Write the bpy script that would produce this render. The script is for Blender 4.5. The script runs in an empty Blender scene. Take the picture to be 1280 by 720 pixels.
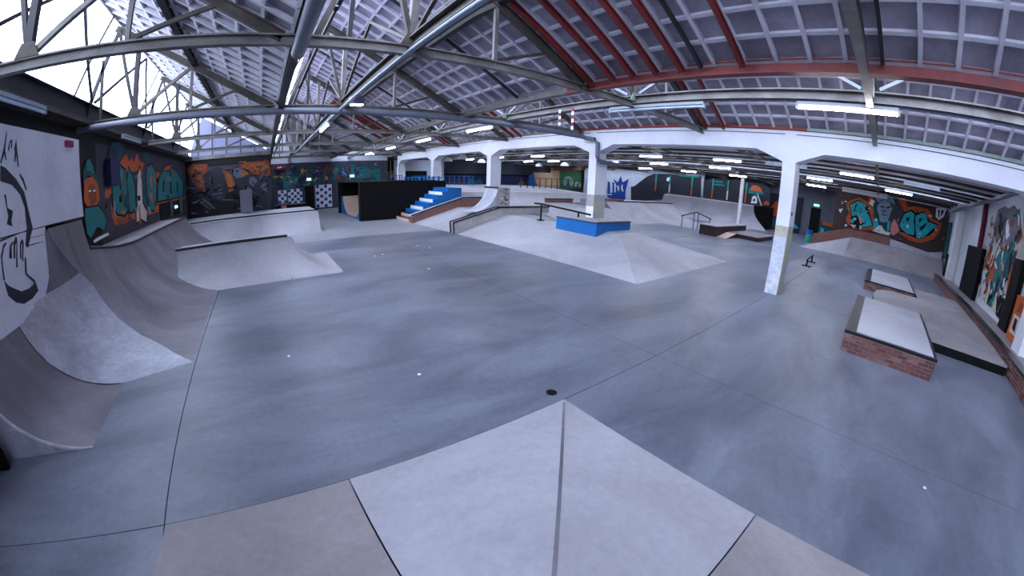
import bpy, math, random
from mathutils import Matrix, Vector
random.seed(7)
sc = bpy.context.scene
COL = sc.collection
S = 2.0 / 3.0            # plan units -> metres (lens stands 2.0 m above the floor)

# ---------------------------------------------------------------- camera
cd = bpy.data.cameras.new('camera')
cam = bpy.data.objects.new('camera', cd); COL.objects.link(cam); sc.camera = cam
YAW, PITCH, ROLL = math.radians(36.850), math.radians(16.577), math.radians(2.029)
fw = Vector((math.sin(YAW)*math.cos(PITCH), math.cos(YAW)*math.cos(PITCH), -math.sin(PITCH)))
rt = Vector((math.cos(YAW), -math.sin(YAW), 0)); up = rt.cross(fw)
r2 = math.cos(ROLL)*rt + math.sin(ROLL)*up; u2 = -math.sin(ROLL)*rt + math.cos(ROLL)*up
cam.matrix_world = Matrix(((r2.x, u2.x, -fw.x, 0), (r2.y, u2.y, -fw.y, 0), (r2.z, u2.z, -fw.z, 3*S), (0, 0, 0, 1)))
cd.type = 'PANO'; cd.sensor_fit = 'HORIZONTAL'; cd.sensor_width = 36.0
cd.clip_start = 0.02; cd.clip_end = 500
cc = cd
cc.panorama_type = 'FISHEYE_LENS_POLYNOMIAL'
cc.fisheye_fov = math.radians(200)
KM = (1280/36.0)/470.98
cc.fisheye_polynomial_k0 = 0.0; cc.fisheye_polynomial_k1 = -KM; cc.fisheye_polynomial_k2 = 0.0
cc.fisheye_polynomial_k3 = 0.03172*KM**3; cc.fisheye_polynomial_k4 = 0.0

# ---------------------------------------------------------------- sky, exposure
w = bpy.data.worlds.new('sky'); sc.world = w; w.use_nodes = True
bg = w.node_tree.nodes['Background']
bg.inputs[0].default_value = (0.70, 0.79, 1.0, 1); bg.inputs[1].default_value = 6.0
sc.view_settings.view_transform = 'Standard'; sc.view_settings.look = 'None'
sc.view_settings.exposure = 0.85; sc.view_settings.gamma = 1.0; sc.view_settings.use_curve_mapping = False
sc.cycles.max_bounces = 8; sc.cycles.diffuse_bounces = 5; sc.cycles.glossy_bounces = 3
sc.cycles.transparent_max_bounces = 8; sc.cycles.sample_clamp_indirect = 8.0
sc.cycles.use_denoising = True

# sawtooth roof: valleys, ridge offset and heights (plan units)
VALLEYS = (-6.0, 0.55, 6.95)
RX, RZ, VZ, GB = 1.2, 8.4, 5.55, 6.0       # ridge offset, ridge height, valley height, glazing foot height
def y_end(v): return 30.0 if v < -1 else 42.0
for v in VALLEYS:                            # daylight portals in the three rows of north lights
    L = bpy.data.lights.new('skylight_portal', 'AREA'); o = bpy.data.objects.new('skylight_portal', L); COL.objects.link(o)
    L.shape = 'RECTANGLE'; ya, yb = -6.0, y_end(v)
    d = Vector((RX-0.3, 0, RZ-GB)); n = Vector((RZ-GB, 0, -(RX-0.3))).normalized()
    L.size = (yb-ya)*S; L.size_y = d.length*S
    L.cycles.is_portal = True
    c = Vector((v+0.3, (ya+yb)/2, GB)) + d*0.5 - n*0.12
    ax = Vector((0, 1, 0)); zz = -n; ay = zz.cross(ax)
    o.matrix_world = Matrix(((ax.x, ay.x, zz.x, c.x*S), (ax.y, ay.y, zz.y, c.y*S), (ax.z, ay.z, zz.z, c.z*S), (0, 0, 0, 1)))

for xs_ in (19.6, 26.0, 32.4, 38.8, 45.2):      # daylight portals in the rooflight strips added to the side hall
    L = bpy.data.lights.new('added_strip_portal', 'AREA'); o = bpy.data.objects.new('added_strip_portal', L); COL.objects.link(o)
    L.shape = 'RECTANGLE'; L.size = 0.8*S; L.size_y = 49*S; L.cycles.is_portal = True; o.location = (xs_*S, 19.5*S, 5.8*S)

# ---------------------------------------------------------------- materials
def srgb(c):
    return tuple(((x/255)/12.92 if x/255 <= 0.04045 else ((x/255+0.055)/1.055)**2.4) for x in c)
MATS = {}
def newmat(name):
    m = bpy.data.materials.new(name); m.use_nodes = True; MATS[name] = m
    nt = m.node_tree; return m, nt, nt.nodes['Principled BSDF']
def paint(name, c, rough=0.6, metal=0.0, var=0.12, scale=3.0, spec=0.4):
    m, nt, b = newmat(name); c = srgb(c)
    g = nt.nodes.new('ShaderNodeNewGeometry'); n = nt.nodes.new('ShaderNodeTexNoise')
    n.inputs['Scale'].default_value = scale; n.inputs['Detail'].default_value = 5; n.inputs['Roughness'].default_value = 0.65
    nt.links.new(g.outputs['Position'], n.inputs['Vector'])
    r = nt.nodes.new('ShaderNodeMapRange'); r.inputs[1].default_value = 0.3; r.inputs[2].default_value = 0.7
    r.inputs[3].default_value = 1-var; r.inputs[4].default_value = 1+var*0.6
    nt.links.new(n.outputs['Fac'], r.inputs[0])
    mx = nt.nodes.new('ShaderNodeVectorMath'); mx.operation = 'SCALE'; mx.inputs[0].default_value = c
    nt.links.new(r.outputs[0], mx.inputs['Scale']); nt.links.new(mx.outputs[0], b.inputs['Base Color'])
    b.inputs['Roughness'].default_value = rough; b.inputs['Metallic'].default_value = metal
    b.inputs['Specular IOR Level'].default_value = spec
    return m
def concrete(name, c1, c2, rough=0.6, big=0.5, stretch=(1, 1, 1), spec=0.4, bump=0.15, speck=0.12):
    m, nt, b = newmat(name); c1 = srgb(c1); c2 = srgb(c2)
    N = nt.nodes.new; K = nt.links.new
    g = N('ShaderNodeNewGeometry'); mp = N('ShaderNodeMapping'); mp.inputs['Scale'].default_value = stretch
    K(g.outputs['Position'], mp.inputs['Vector'])
    n1 = N('ShaderNodeTexNoise'); n1.inputs['Scale'].default_value = big; n1.inputs['Detail'].default_value = 8; n1.inputs['Roughness'].default_value = 0.62
    n1.inputs['Distortion'].default_value = 0.6
    K(mp.outputs[0], n1.inputs['Vector'])
    n2 = N('ShaderNodeTexNoise'); n2.inputs['Scale'].default_value = 14; n2.inputs['Detail'].default_value = 8; n2.inputs['Roughness'].default_value = 0.75
    K(g.outputs['Position'], n2.inputs['Vector'])
    r = N('ShaderNodeMapRange'); r.inputs[1].default_value = 0.33; r.inputs[2].default_value = 0.67; K(n1.outputs['Fac'], r.inputs[0])
    mx = N('ShaderNodeMix'); mx.data_type = 'RGBA'; mx.inputs[6].default_value = (*c1, 1); mx.inputs[7].default_value = (*c2, 1)
    K(r.outputs[0], mx.inputs[0])
    r2_ = N('ShaderNodeMapRange'); r2_.inputs[1].default_value = 0.3; r2_.inputs[2].default_value = 0.7
    r2_.inputs[3].default_value = 1-speck; r2_.inputs[4].default_value = 1+speck; K(n2.outputs['Fac'], r2_.inputs[0])
    vm = N('ShaderNodeVectorMath'); vm.operation = 'SCALE'; K(mx.outputs[2], vm.inputs[0]); K(r2_.outputs[0], vm.inputs['Scale'])
    K(vm.outputs[0], b.inputs['Base Color'])
    rr = N('ShaderNodeMapRange'); rr.inputs[3].default_value = rough-0.08; rr.inputs[4].default_value = rough+0.1; K(n1.outputs['Fac'], rr.inputs[0])
    K(rr.outputs[0], b.inputs['Roughness']); b.inputs['Specular IOR Level'].default_value = spec
    bp = N('ShaderNodeBump'); bp.inputs['Strength'].default_value = bump; bp.inputs['Distance'].default_value = 0.01
    K(n2.outputs['Fac'], bp.inputs['Height']); K(bp.outputs[0], b.inputs['Normal'])
    return m
def emit(name, c, s):
    m, nt, b = newmat(name); b.inputs['Base Color'].default_value = (0.8, 0.8, 0.8, 1)
    b.inputs['Emission Color'].default_value = (*c, 1); b.inputs['Emission Strength'].default_value = s
    return m
def perobj(name, cols, rough=0.75):
    m, nt, b = newmat(name); oi = nt.nodes.new('ShaderNodeObjectInfo'); cr = nt.nodes.new('ShaderNodeValToRGB')
    e = cr.color_ramp.elements; e[0].color = (*srgb(cols[0]), 1); e[1].color = (*srgb(cols[-1]), 1)
    for i, c in enumerate(cols[1:-1]):
        q = e.new((i+1)/(len(cols)-1)); q.color = (*srgb(c), 1)
    nt.links.new(oi.outputs['Random'], cr.inputs[0])
    g = nt.nodes.new('ShaderNodeNewGeometry'); n = nt.nodes.new('ShaderNodeTexNoise'); n.inputs['Scale'].default_value = 25
    nt.links.new(g.outputs['Position'], n.inputs['Vector'])
    r = nt.nodes.new('ShaderNodeMapRange'); r.inputs[3].default_value = 0.75; r.inputs[4].default_value = 1.2; nt.links.new(n.outputs['Fac'], r.inputs[0])
    vm = nt.nodes.new('ShaderNodeVectorMath'); vm.operation = 'SCALE'; nt.links.new(cr.outputs[0], vm.inputs[0]); nt.links.new(r.outputs[0], vm.inputs['Scale'])
    nt.links.new(vm.outputs[0], b.inputs['Base Color']); b.inputs['Roughness'].default_value = rough
    return m
def brickmat(name):
    m, nt, b = newmat(name); g = nt.nodes.new('ShaderNodeNewGeometry'); sp = nt.nodes.new('ShaderNodeSeparateXYZ'); cb = nt.nodes.new('ShaderNodeCombineXYZ')
    ad = nt.nodes.new('ShaderNodeMath'); nt.links.new(g.outputs['Position'], sp.inputs[0])
    nt.links.new(sp.outputs[0], ad.inputs[0]); nt.links.new(sp.outputs[1], ad.inputs[1]); nt.links.new(ad.outputs[0], cb.inputs[0]); nt.links.new(sp.outputs[2], cb.inputs[1])
    t = nt.nodes.new('ShaderNodeTexBrick'); nt.links.new(cb.outputs[0], t.inputs[0])
    t.inputs['Color1'].default_value = (*srgb((128, 70, 62)), 1); t.inputs['Color2'].default_value = (*srgb((104, 54, 50)), 1); t.inputs['Mortar'].default_value = (*srgb((140, 125, 120)), 1)
    t.inputs['Scale'].default_value = 1.0; t.inputs['Brick Width'].default_value = 0.22; t.inputs['Row Height'].default_value = 0.07; t.inputs['Mortar Size'].default_value = 0.008
    nt.links.new(t.outputs[0], b.inputs['Base Color']); b.inputs['Roughness'].default_value = 0.8
    return m
def glassy(name, mixw):
    m, nt, b = newmat(name); nt.nodes.remove(b); out = nt.nodes['Material Output']
    tr = nt.nodes.new('ShaderNodeBsdfTransparent'); tr.inputs[0].default_value = (0.95, 0.97, 1, 1); gl = nt.nodes.new('ShaderNodeBsdfGlossy'); gl.inputs['Roughness'].default_value = 0.05
    fr = nt.nodes.new('ShaderNodeFresnel'); fr.inputs[0].default_value = 1.3
    mu = nt.nodes.new('ShaderNodeMath'); mu.operation = 'MULTIPLY'; mu.inputs[1].default_value = mixw; nt.links.new(fr.outputs[0], mu.inputs[0])
    mx = nt.nodes.new('ShaderNodeMixShader'); nt.links.new(mu.outputs[0], mx.inputs[0]); nt.links.new(tr.outputs[0], mx.inputs[1]); nt.links.new(gl.outputs[0], mx.inputs[2])
    nt.links.new(mx.outputs[0], out.inputs[0]); return m
def translucent(name, c):
    m, nt, b = newmat(name); nt.nodes.remove(b); out = nt.nodes['Material Output']
    tr = nt.nodes.new('ShaderNodeBsdfTranslucent'); tr.inputs[0].default_value = (*srgb(c), 1); df = nt.nodes.new('ShaderNodeBsdfDiffuse'); df.inputs[0].default_value = (*srgb(c), 1)
    mx = nt.nodes.new('ShaderNodeMixShader'); mx.inputs[0].default_value = 0.6; nt.links.new(df.outputs[0], mx.inputs[1]); nt.links.new(tr.outputs[0], mx.inputs[2])
    nt.links.new(mx.outputs[0], out.inputs[0]); return m

concrete('floor_dark', (82, 86, 99), (122, 126, 140), rough=0.42, big=0.42, stretch=(1, 2.6, 1), spec=0.45, bump=0.05, speck=0.14)
concrete('floor_light', (134, 136, 144), (156, 157, 164), rough=0.5, big=0.3, spec=0.4, bump=0.05, speck=0.07)
concrete('ramp_light', (146, 145, 152), (174, 173, 180), rough=0.55, big=0.5, bump=0.12, speck=0.1)
concrete('ramp_bright', (148, 149, 160), (192, 194, 206), rough=0.55, big=1.2, bump=0.25, speck=0.2)
concrete('ramp_warm', (122, 117, 120), (152, 146, 148), rough=0.6, big=0.7, bump=0.2, speck=0.12)
concrete('ramp_shade_worn', (88, 85, 92), (132, 128, 138), rough=0.5, big=0.7, stretch=(1, 1.5, 0.5), bump=0.12, speck=0.1)  # ramp concrete with its shading put into the colour; also the worn ridge
concrete('roof_plate', (112, 108, 122), (166, 161, 174), rough=0.8, big=0.9, bump=0.2, speck=0.12)
concrete('roof_rib', (184, 182, 192), (214, 213, 222), rough=0.8, big=0.9, bump=0.1, speck=0.08)
concrete('column_paint', (214, 216, 226), (232, 234, 242), rough=0.55, big=0.6, bump=0.05, speck=0.03)
concrete('column_worn', (196, 182, 120), (150, 170, 190), rough=0.65, big=2.6, bump=0.3, speck=0.2)
concrete('column_worn_front', (212, 214, 226), (150, 160, 178), rough=0.65, big=3.2, bump=0.3, speck=0.2)
concrete('column_grey', (150, 148, 152), (176, 172, 170), rough=0.7, big=2, bump=0.2, speck=0.15)
concrete('wall_dark', (9, 9, 12), (17, 17, 22), rough=0.7, big=0.8)
concrete('wall_grey', (84, 86, 98), (112, 114, 128), rough=0.8, big=0.6)
concrete('wall_white', (190, 194, 206), (218, 222, 232), rough=0.7, big=0.5)
concrete('wall_slate', (52, 55, 66), (70, 73, 84), rough=0.8, big=0.5)
concrete('panel_white', (196, 200, 214), (222, 225, 236), rough=0.6, big=0.8, speck=0.05)
concrete('steel_grey', (94, 91, 89), (132, 129, 126), rough=0.5, big=2.0, bump=0.1, speck=0.15)
concrete('steel_brown', (52, 47, 44), (84, 78, 71), rough=0.6, big=2.5, bump=0.1, speck=0.2)
concrete('steel_dark', (34, 32, 36), (56, 54, 58), rough=0.6, big=2.5, bump=0.1)
concrete('steel_green', (118, 138, 130), (150, 160, 152), rough=0.55, big=2.0, bump=0.1, speck=0.15)
concrete('steel_red', (104, 34, 34), (138, 52, 48), rough=0.5, big=2.0, bump=0.05, speck=0.1)
paint('pipe_grey', (104, 110, 124), 0.45, 0.1); paint('conduit', (140, 150, 168), 0.5, 0.0); paint('steel_pale', (150, 156, 164), 0.6)
paint('black', (7, 7, 9), 0.65, spec=0.2); paint('black_matt', (11, 11, 14), 0.8, spec=0.2); paint('coping', (46, 44, 50), 0.35, 0.6)
paint('blue', (14, 96, 164), 0.45); paint('white', (228, 230, 236), 0.5); paint('wood', (206, 178, 160), 0.55, scale=6); paint('wood_dark', (58, 40, 44), 0.6)
paint('ply', (206, 170, 130), 0.6); paint('brick_far', (120, 66, 60), 0.8)
paint('burgundy', (120, 20, 60), 0.5); paint('bin_teal', (60, 190, 170), 0.4); paint('bin_blue', (40, 110, 200), 0.4); paint('paper', (235, 238, 245), 0.8)
paint('mortar', (150, 138, 134), 0.9); paint('joint', (50, 50, 56), 0.9); brickmat('brick_print')
perobj('brick', [(112, 66, 62), (94, 52, 52), (136, 98, 94), (104, 60, 58), (80, 44, 46)])
for nme, c in dict(orange=(190, 86, 34), rust=(134, 62, 34), teal=(18, 112, 116), tealdk=(16, 72, 84), cyan=(24, 176, 190), cream=(206, 196, 186), navy=(26, 34, 78), skin=(126, 152, 172), skindk=(90, 116, 140),
                   greyteal=(110, 150, 160), pink=(220, 140, 140), brown=(70, 54, 58), grey=(112, 112, 124), ink=(30, 30, 52), smudge=(150, 152, 170), flame=(150, 88, 40), slate=(34, 38, 50), steel=(84, 90, 108),
                   yellow=(190, 150, 40), purple=(64, 44, 98), sky=(50, 130, 190), crown=(24, 70, 150), green=(40, 150, 120), greend=(58, 116, 70)).items():
    paint(nme, c, 0.65, var=0.22, scale=5)
paint('mural_ground', (58, 55, 68), 0.7, var=0.25)
emit('tube_lit', (1.0, 0.97, 1.0), 30.0); emit('exit_glow', (0.25, 1.0, 0.8), 2.0); emit('flood_glow', (0.9, 0.95, 1.0), 16.0)
paint('tube_off', (190, 205, 225), 0.3); glassy('glass', 0.6); translucent('milk_glass', (150, 152, 170)); translucent('roof_sheet', (190, 190, 198))

# ---------------------------------------------------------------- mesh helpers (plan units in, metres out)
ORG = {}
class MB:
    def __init__(s): s.v = []; s.f = []; s.mi = []; s.cur = 0
    def face(s, pts):
        i = len(s.v); s.v += [tuple(p) for p in pts]; s.f.append(tuple(range(i, i+len(pts)))); s.mi.append(s.cur); return s
    def poly(s, V, F):
        i = len(s.v); s.v += [tuple(p) for p in V]
        for f in F: s.f.append(tuple(i+k for k in f)); s.mi.append(s.cur)
        return s
    def box(s, x0, x1, y0, y1, z0, z1):
        V = [(x0, y0, z0), (x1, y0, z0), (x1, y1, z0), (x0, y1, z0), (x0, y0, z1), (x1, y0, z1), (x1, y1, z1), (x0, y1, z1)]
        return s.poly(V, [(3, 2, 1, 0), (4, 5, 6, 7), (0, 1, 5, 4), (1, 2, 6, 5), (2, 3, 7, 6), (3, 0, 4, 7)])
    def beam(s, p, q, w, h, upv=(0, 0, 1)):
        p = Vector(p); q = Vector(q); d = (q-p).normalized(); u = Vector(upv)
        if abs(d.dot(u)) > 0.98: u = Vector((0, 1, 0))
        a = d.cross(u).normalized()*w/2; b = a.cross(d).normalized()*h/2
        V = [p-a-b, p+a-b, p+a+b, p-a+b, q-a-b, q+a-b, q+a+b, q-a+b]
        return s.poly(V, [(3, 2, 1, 0), (4, 5, 6, 7), (0, 1, 5, 4), (1, 2, 6, 5), (2, 3, 7, 6), (3, 0, 4, 7)])
    def ibeam(s, p, q, w, h, t=0.03):
        p = Vector(p); q = Vector(q); d = (q-p).normalized(); u = Vector((0, 0, 1))
        if abs(d.dot(u)) > 0.98: u = Vector((0, 1, 0))
        a = d.cross(u).normalized(); b = a.cross(d).normalized()
        for k in (-1, 1): s.beam(p+b*k*(h-t)/2, q+b*k*(h-t)/2, w, t, b)
        s.beam(p, q, t, h-2*t, b); return s
    def tube(s, pts, r, n=10, caps=True):
        pts = [Vector(p) for p in pts]; rings = []
        for i, p in enumerate(pts):
            d = ((pts[min(i+1, len(pts)-1)]-pts[max(i-1, 0)])).normalized()
            u = Vector((0, 0, 1)) if abs(d.z) < 0.9 else Vector((0, 1, 0))
            a = d.cross(u).normalized(); b = a.cross(d).normalized()
            rings.append([p+(a*math.cos(2*math.pi*k/n)+b*math.sin(2*math.pi*k/n))*r for k in range(n)])
        V = [v for R in rings for v in R]; F = []
        for i in range(len(rings)-1):
            for k in range(n): F.append((i*n+k, i*n+(k+1) % n, (i+1)*n+(k+1) % n, (i+1)*n+k))
        if caps: F += [tuple(range(n))[::-1], tuple((len(rings)-1)*n+k for k in range(n))]
        return s.poly(V, F)
    def lathe(s, c, prof, n=16):
        V = []; F = []
        for r, z in prof:
            for k in range(n): V.append((c[0]+r*math.cos(2*math.pi*k/n), c[1]+r*math.sin(2*math.pi*k/n), c[2]+z))
        for i in range(len(prof)-1):
            for k in range(n): F.append((i*n+k, i*n+(k+1) % n, (i+1)*n+(k+1) % n, (i+1)*n+k))
        return s.poly(V, F)
    def prism(s, pts, axis, a, b):
        """closed polygon of 2-D points, extruded along 'x', 'y' or 'z' from a to b"""
        mk = {'x': lambda p, t: (t, p[0], p[1]), 'y': lambda p, t: (p[0], t, p[1]), 'z': lambda p, t: (p[0], p[1], t)}[axis]
        n = len(pts); V = [mk(p, a) for p in pts]+[mk(p, b) for p in pts]
        F = [tuple(range(n))[::-1], tuple(range(n, 2*n))]+[(i, (i+1) % n, n+(i+1) % n, n+i) for i in range(n)]
        return s.poly(V, F)
    def grid(s, rows):
        n = len(rows[0]); V = [p for R in rows for p in R]; F = []
        for i in range(len(rows)-1):
            for k in range(n-1): F.append((i*n+k, i*n+k+1, (i+1)*n+k+1, (i+1)*n+k))
        return s.poly(V, F)
    def mesh(s, name, mats, org, smooth=False, fix=True):
        me = bpy.data.meshes.new(name)
        me.from_pydata([((x-org[0])*S, (y-org[1])*S, (z-org[2])*S) for x, y, z in s.v], [], s.f)
        for m in mats: me.materials.append(MATS[m])
        if len(mats) > 1: me.polygons.foreach_set('material_index', s.mi)
        if fix:
            import bmesh
            bm = bmesh.new(); bm.from_mesh(me); bmesh.ops.delete(bm, geom=[x for x in bm.verts if not x.link_faces], context='VERTS'); bmesh.ops.remove_doubles(bm, verts=bm.verts, dist=1e-5); bmesh.ops.recalc_face_normals(bm, faces=bm.faces); bm.to_mesh(me); bm.free()
        if smooth:
            me.polygons.foreach_set('use_smooth', [True]*len(me.polygons)); me.set_sharp_from_angle(angle=math.radians(smooth if smooth > 1 else 35))
        me.update(); return me
    def build(s, name, mats, parent=None, label=None, cat=None, group=None, kind=None, org=None, smooth=False, fix=True):
        if isinstance(mats, str): mats = [mats]
        if org is None:
            xs, ys, zs = zip(*s.v); org = ((min(xs)+max(xs))/2, (min(ys)+max(ys))/2, min(zs))
        o = bpy.data.objects.new(name, s.mesh(name, mats, org, smooth, fix))
        return place(o, org, parent, label, cat, group, kind)
def place(o, org, parent=None, label=None, cat=None, group=None, kind=None):
    COL.objects.link(o); ORG[o] = Vector(org); base = Vector((0, 0, 0))
    if parent is not None: o.parent = parent; base = ORG[parent]
    o.location = (Vector(org)-base)*S
    tag(o, label, cat, group, kind); return o
def tag(o, label=None, cat=None, group=None, kind=None):
    if label: o['label'] = label
    if cat: o['category'] = cat
    if group: o['group'] = group
    if kind: o['kind'] = kind
    return o
def thing(name, label, cat, base, group=None):
    return place(bpy.data.objects.new(name, None), base, None, label, cat, group)
def inst(me, name, org, parent=None, **k):
    return place(bpy.data.objects.new(name, me), org, parent, **k)
def copy_tree(o, delta=(0, 0, 0), parent=None):
    c = o.copy(); COL.objects.link(c); c.parent = parent; ORG[c] = ORG[o]+Vector(delta)
    if parent is None: c.location = ORG[c]*S
    for ch in list(o.children): copy_tree(ch, delta, c)
    return c
def outlined(shapes, keys=('teal', 'cyan', 'skin', 'cream'), k=0.07):
    out = []
    for m, pts in shapes:
        if m in keys and len(pts) > 4:
            cx = sum(p[0] for p in pts)/len(pts); cz = sum(p[1] for p in pts)/len(pts)
            r = max(math.hypot(p[0]-cx, p[1]-cz) for p in pts); f = 1+k+0.03/max(r, 0.1); out.append(('black', [(cx+(p[0]-cx)*f, cz+(p[1]-cz)*f) for p in pts]))
        out.append((m, pts))
    return out
def decal(parent, plane, c, shapes, off, name='painted_shape'):
    """flat painted shapes on a wall plane X=c or Y=c, each a hair in front of the last"""
    mats = []; mb = MB()
    for i, (m, pts) in enumerate(shapes):
        if m not in mats: mats.append(m)
        mb.cur = mats.index(m); t = c+off*(1+i*0.12)
        mb.face([(t, p[0], p[1]) if plane == 'X' else (p[0], t, p[1]) for p in pts])
    return mb.build(name, mats, parent, fix=False)
def strokes(parent, plane, c, u0, u1, z0, z1, pal, n, off, size=0.35, seed=1):
    """short curved spray strokes scattered over a painted wall"""
    rnd = random.Random(seed); out = []
    for i in range(n):
        u, z = rnd.uniform(u0, u1), rnd.uniform(z0, z1); a = rnd.uniform(0, 6.28); L = size*rnd.uniform(0.5, 1.6); w = L*rnd.uniform(0.06, 0.22); bend = rnd.uniform(-0.5, 0.5)
        A, B = [], []
        for k in range(6):
            t = k/5; aa = a+bend*t; x = u+L*t*math.cos(aa); y = z+L*t*math.sin(aa); ww = w*math.sin(math.pi*(0.12+0.8*t)); A.append((x-ww*math.sin(aa), y+ww*math.cos(aa))); B.append((x+ww*math.sin(aa), y-ww*math.cos(aa)))
        pts = [(min(max(p[0], u0), u1), min(max(p[1], z0), z1)) for p in A+B[::-1]]
        out.append((rnd.choice(pal), pts))
    return decal(parent, plane, c, out, off, 'spray_strokes')
BR = {}
def bricks(parent, axis, u0, u1, c, z0, z1, sgn, L=0.27, Hh=0.082, g=0.017, dep=0.07, room=[300], spare=None):
    """running-bond face of single bricks; axis 'y': wall along Y at X=c, 'x': wall along X at Y=c; sgn = outward side"""
    def mesh(ln):
        k = (axis, round(ln, 3), round(dep, 3))
        if k not in BR:
            mb = MB(); a, b, h = ln/2, dep/2, (Hh-g)/2
            (mb.box(-b, b, -a, a, -h, h) if axis == 'y' else mb.box(-a, a, -b, b, -h, h)); BR[k] = mb.mesh('brick', ['brick'], (0, 0, 0))
        return BR[k]
    n = max(1, round((z1-z0)/Hh)); hh = (z1-z0)/n
    for r in range(n):
        z = z0+hh*(r+0.5); u = u0-(L/2 if r % 2 else 0)
        while u < u1-0.03:
            a, b = max(u, u0), min(u+L, u1); u += L
            if b-a < 0.06: continue
            j = random.uniform(-0.006, 0.006)
            p = (c+sgn*j, (a+b)/2, z) if axis == 'y' else ((a+b)/2, c+sgn*j, z)
            inst(mesh(b-a-g), 'brick', p, parent)

# painted shapes: (colour, outline) in wall coordinates
LEFT=[["orange",[[16.08,4.29],[16.61,4.59],[17.15,4.85],[17.55,4.54],[17.8,4.75],[18.12,4.53],[18.66,4.98],[19.0,4.64],[19.79,4.56],[19.33,4.21],[17.06,4.12]]],["orange",[[15.24,4.12],[15.54,4.09],[15.49,3.56],[15.27,3.39],[14.79,3.17],[14.49,3.24],[14.63,3.49],[15.12,3.48]]],["orange",[[15.01,3.05],[15.25,2.68],[15.82,2.46],[17.28,2.46],[19.53,2.44],[21.42,2.56],[22.09,2.53],[21.79,2.2],[19.72,2.2],[18.33,2.1],[17.2,2.27],[16.52,2.17],[15.27,2.21],[15.02,2.53]]],["rust",[[15.44,2.43],[17.24,2.37],[17.18,2.21],[15.53,2.18]]],["orange",[[21.88,4.23],[22.57,4.16],[22.65,3.72],[22.05,3.47],[21.61,2.64],[29.41,2.76],[29.34,2.59],[21.74,2.5],[21.52,3.06]]],["orange",[[24.19,4.61],[25.72,4.72],[25.0,4.45],[23.34,4.31]]],["teal",[[15.61,4.18],[16.32,4.33],[16.96,4.15],[17.04,3.53],[16.82,3.08],[16.96,2.69],[16.42,2.47],[15.59,2.6],[15.25,2.98],[15.31,3.56]]],["black",[[16.12,3.67],[16.32,3.67],[16.31,3.45],[16.11,3.46]]],["black",[[15.96,3.21],[16.29,3.23],[16.28,2.98],[15.95,2.97]]],["teal",[[17.34,4.29],[17.8,4.0],[18.05,3.52],[17.98,2.76],[17.41,2.52],[16.89,2.63],[17.18,3.14],[17.09,3.73]]],["tealdk",[[18.46,4.08],[19.07,4.27],[19.7,4.03],[19.75,2.66],[19.27,2.65],[19.0,3.14],[18.42,3.09],[18.03,2.62]]],["teal",[[20.2,4.42],[20.97,4.57],[21.71,4.22],[21.58,3.06],[20.85,2.35],[20.12,2.48],[19.9,3.11],[19.89,3.88]]],["orange",[[20.55,3.96],[21.02,4.01],[20.9,3.48],[20.53,3.49]]],["orange",[[20.41,3.17],[20.92,3.24],[20.84,2.76],[20.44,2.78]]],["teal",[[22.53,3.98],[23.34,4.31],[24.75,4.3],[25.47,4.56],[26.86,4.4],[28.85,3.73],[28.53,2.79],[24.53,2.77],[21.82,2.75],[21.95,3.38]]],["black",[[23.23,3.81],[23.53,3.81],[23.24,3.18],[22.98,3.19]]],["black",[[24.83,3.72],[25.19,3.77],[25.15,3.04],[24.76,3.05]]],["black",[[26.69,3.73],[27.05,3.73],[27.0,3.1],[26.6,3.11]]],["tealdk",[[15.35,5.12],[16.36,5.24],[16.86,5.09],[16.53,4.74],[16.03,4.65],[15.51,4.86]]],["tealdk",[[19.44,5.07],[20.73,5.12],[20.85,4.77],[19.8,4.64]]],["cream",[[18.52,4.01],[18.91,4.34],[19.09,3.94],[19.04,3.29],[18.96,2.77],[19.5,2.37],[19.28,1.93],[18.48,2.16],[17.81,2.04],[17.91,2.42],[18.14,2.82]]],["black",[[18.24,3.13],[18.69,3.15],[18.68,2.93],[18.27,2.92]]],["orange",[[18.36,2.74],[18.51,2.73],[18.4,1.95],[18.15,1.9]]],["navy",[[15.08,4.89],[16.06,4.93],[15.79,4.19],[14.83,4.17]]],["tealdk",[[12.74,4.05],[13.04,4.4],[13.31,4.46],[13.68,4.06],[14.19,3.64],[14.08,3.48],[13.78,3.59],[13.71,3.85],[13.05,3.95],[12.73,3.61]]],["teal",[[13.04,4.38],[13.31,4.45],[13.52,4.27],[13.66,3.96],[13.33,4.06],[13.0,4.08]]],["orange",[[12.78,3.76],[13.04,3.88],[13.51,3.9],[13.86,3.69],[13.94,3.21],[13.67,3.01],[12.85,3.02],[12.63,3.18]]],["rust",[[13.07,3.65],[13.47,3.7],[13.68,3.54],[13.63,3.12],[13.19,3.04],[12.99,3.26]]],["white",[[13.07,3.49],[13.26,3.5],[13.24,3.45],[13.06,3.44]]],["white",[[13.42,3.49],[13.64,3.5],[13.63,3.45],[13.41,3.44]]],["teal",[[12.65,2.98],[13.73,2.98],[14.18,2.71],[14.39,2.47],[14.0,2.18],[13.46,2.35],[12.8,2.08],[12.58,2.26],[12.58,2.65]]],["white",[[12.96,1.98],[13.34,2.03],[14.35,2.06],[14.39,1.97],[13.44,1.93],[13.0,1.91]]]]
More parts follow.
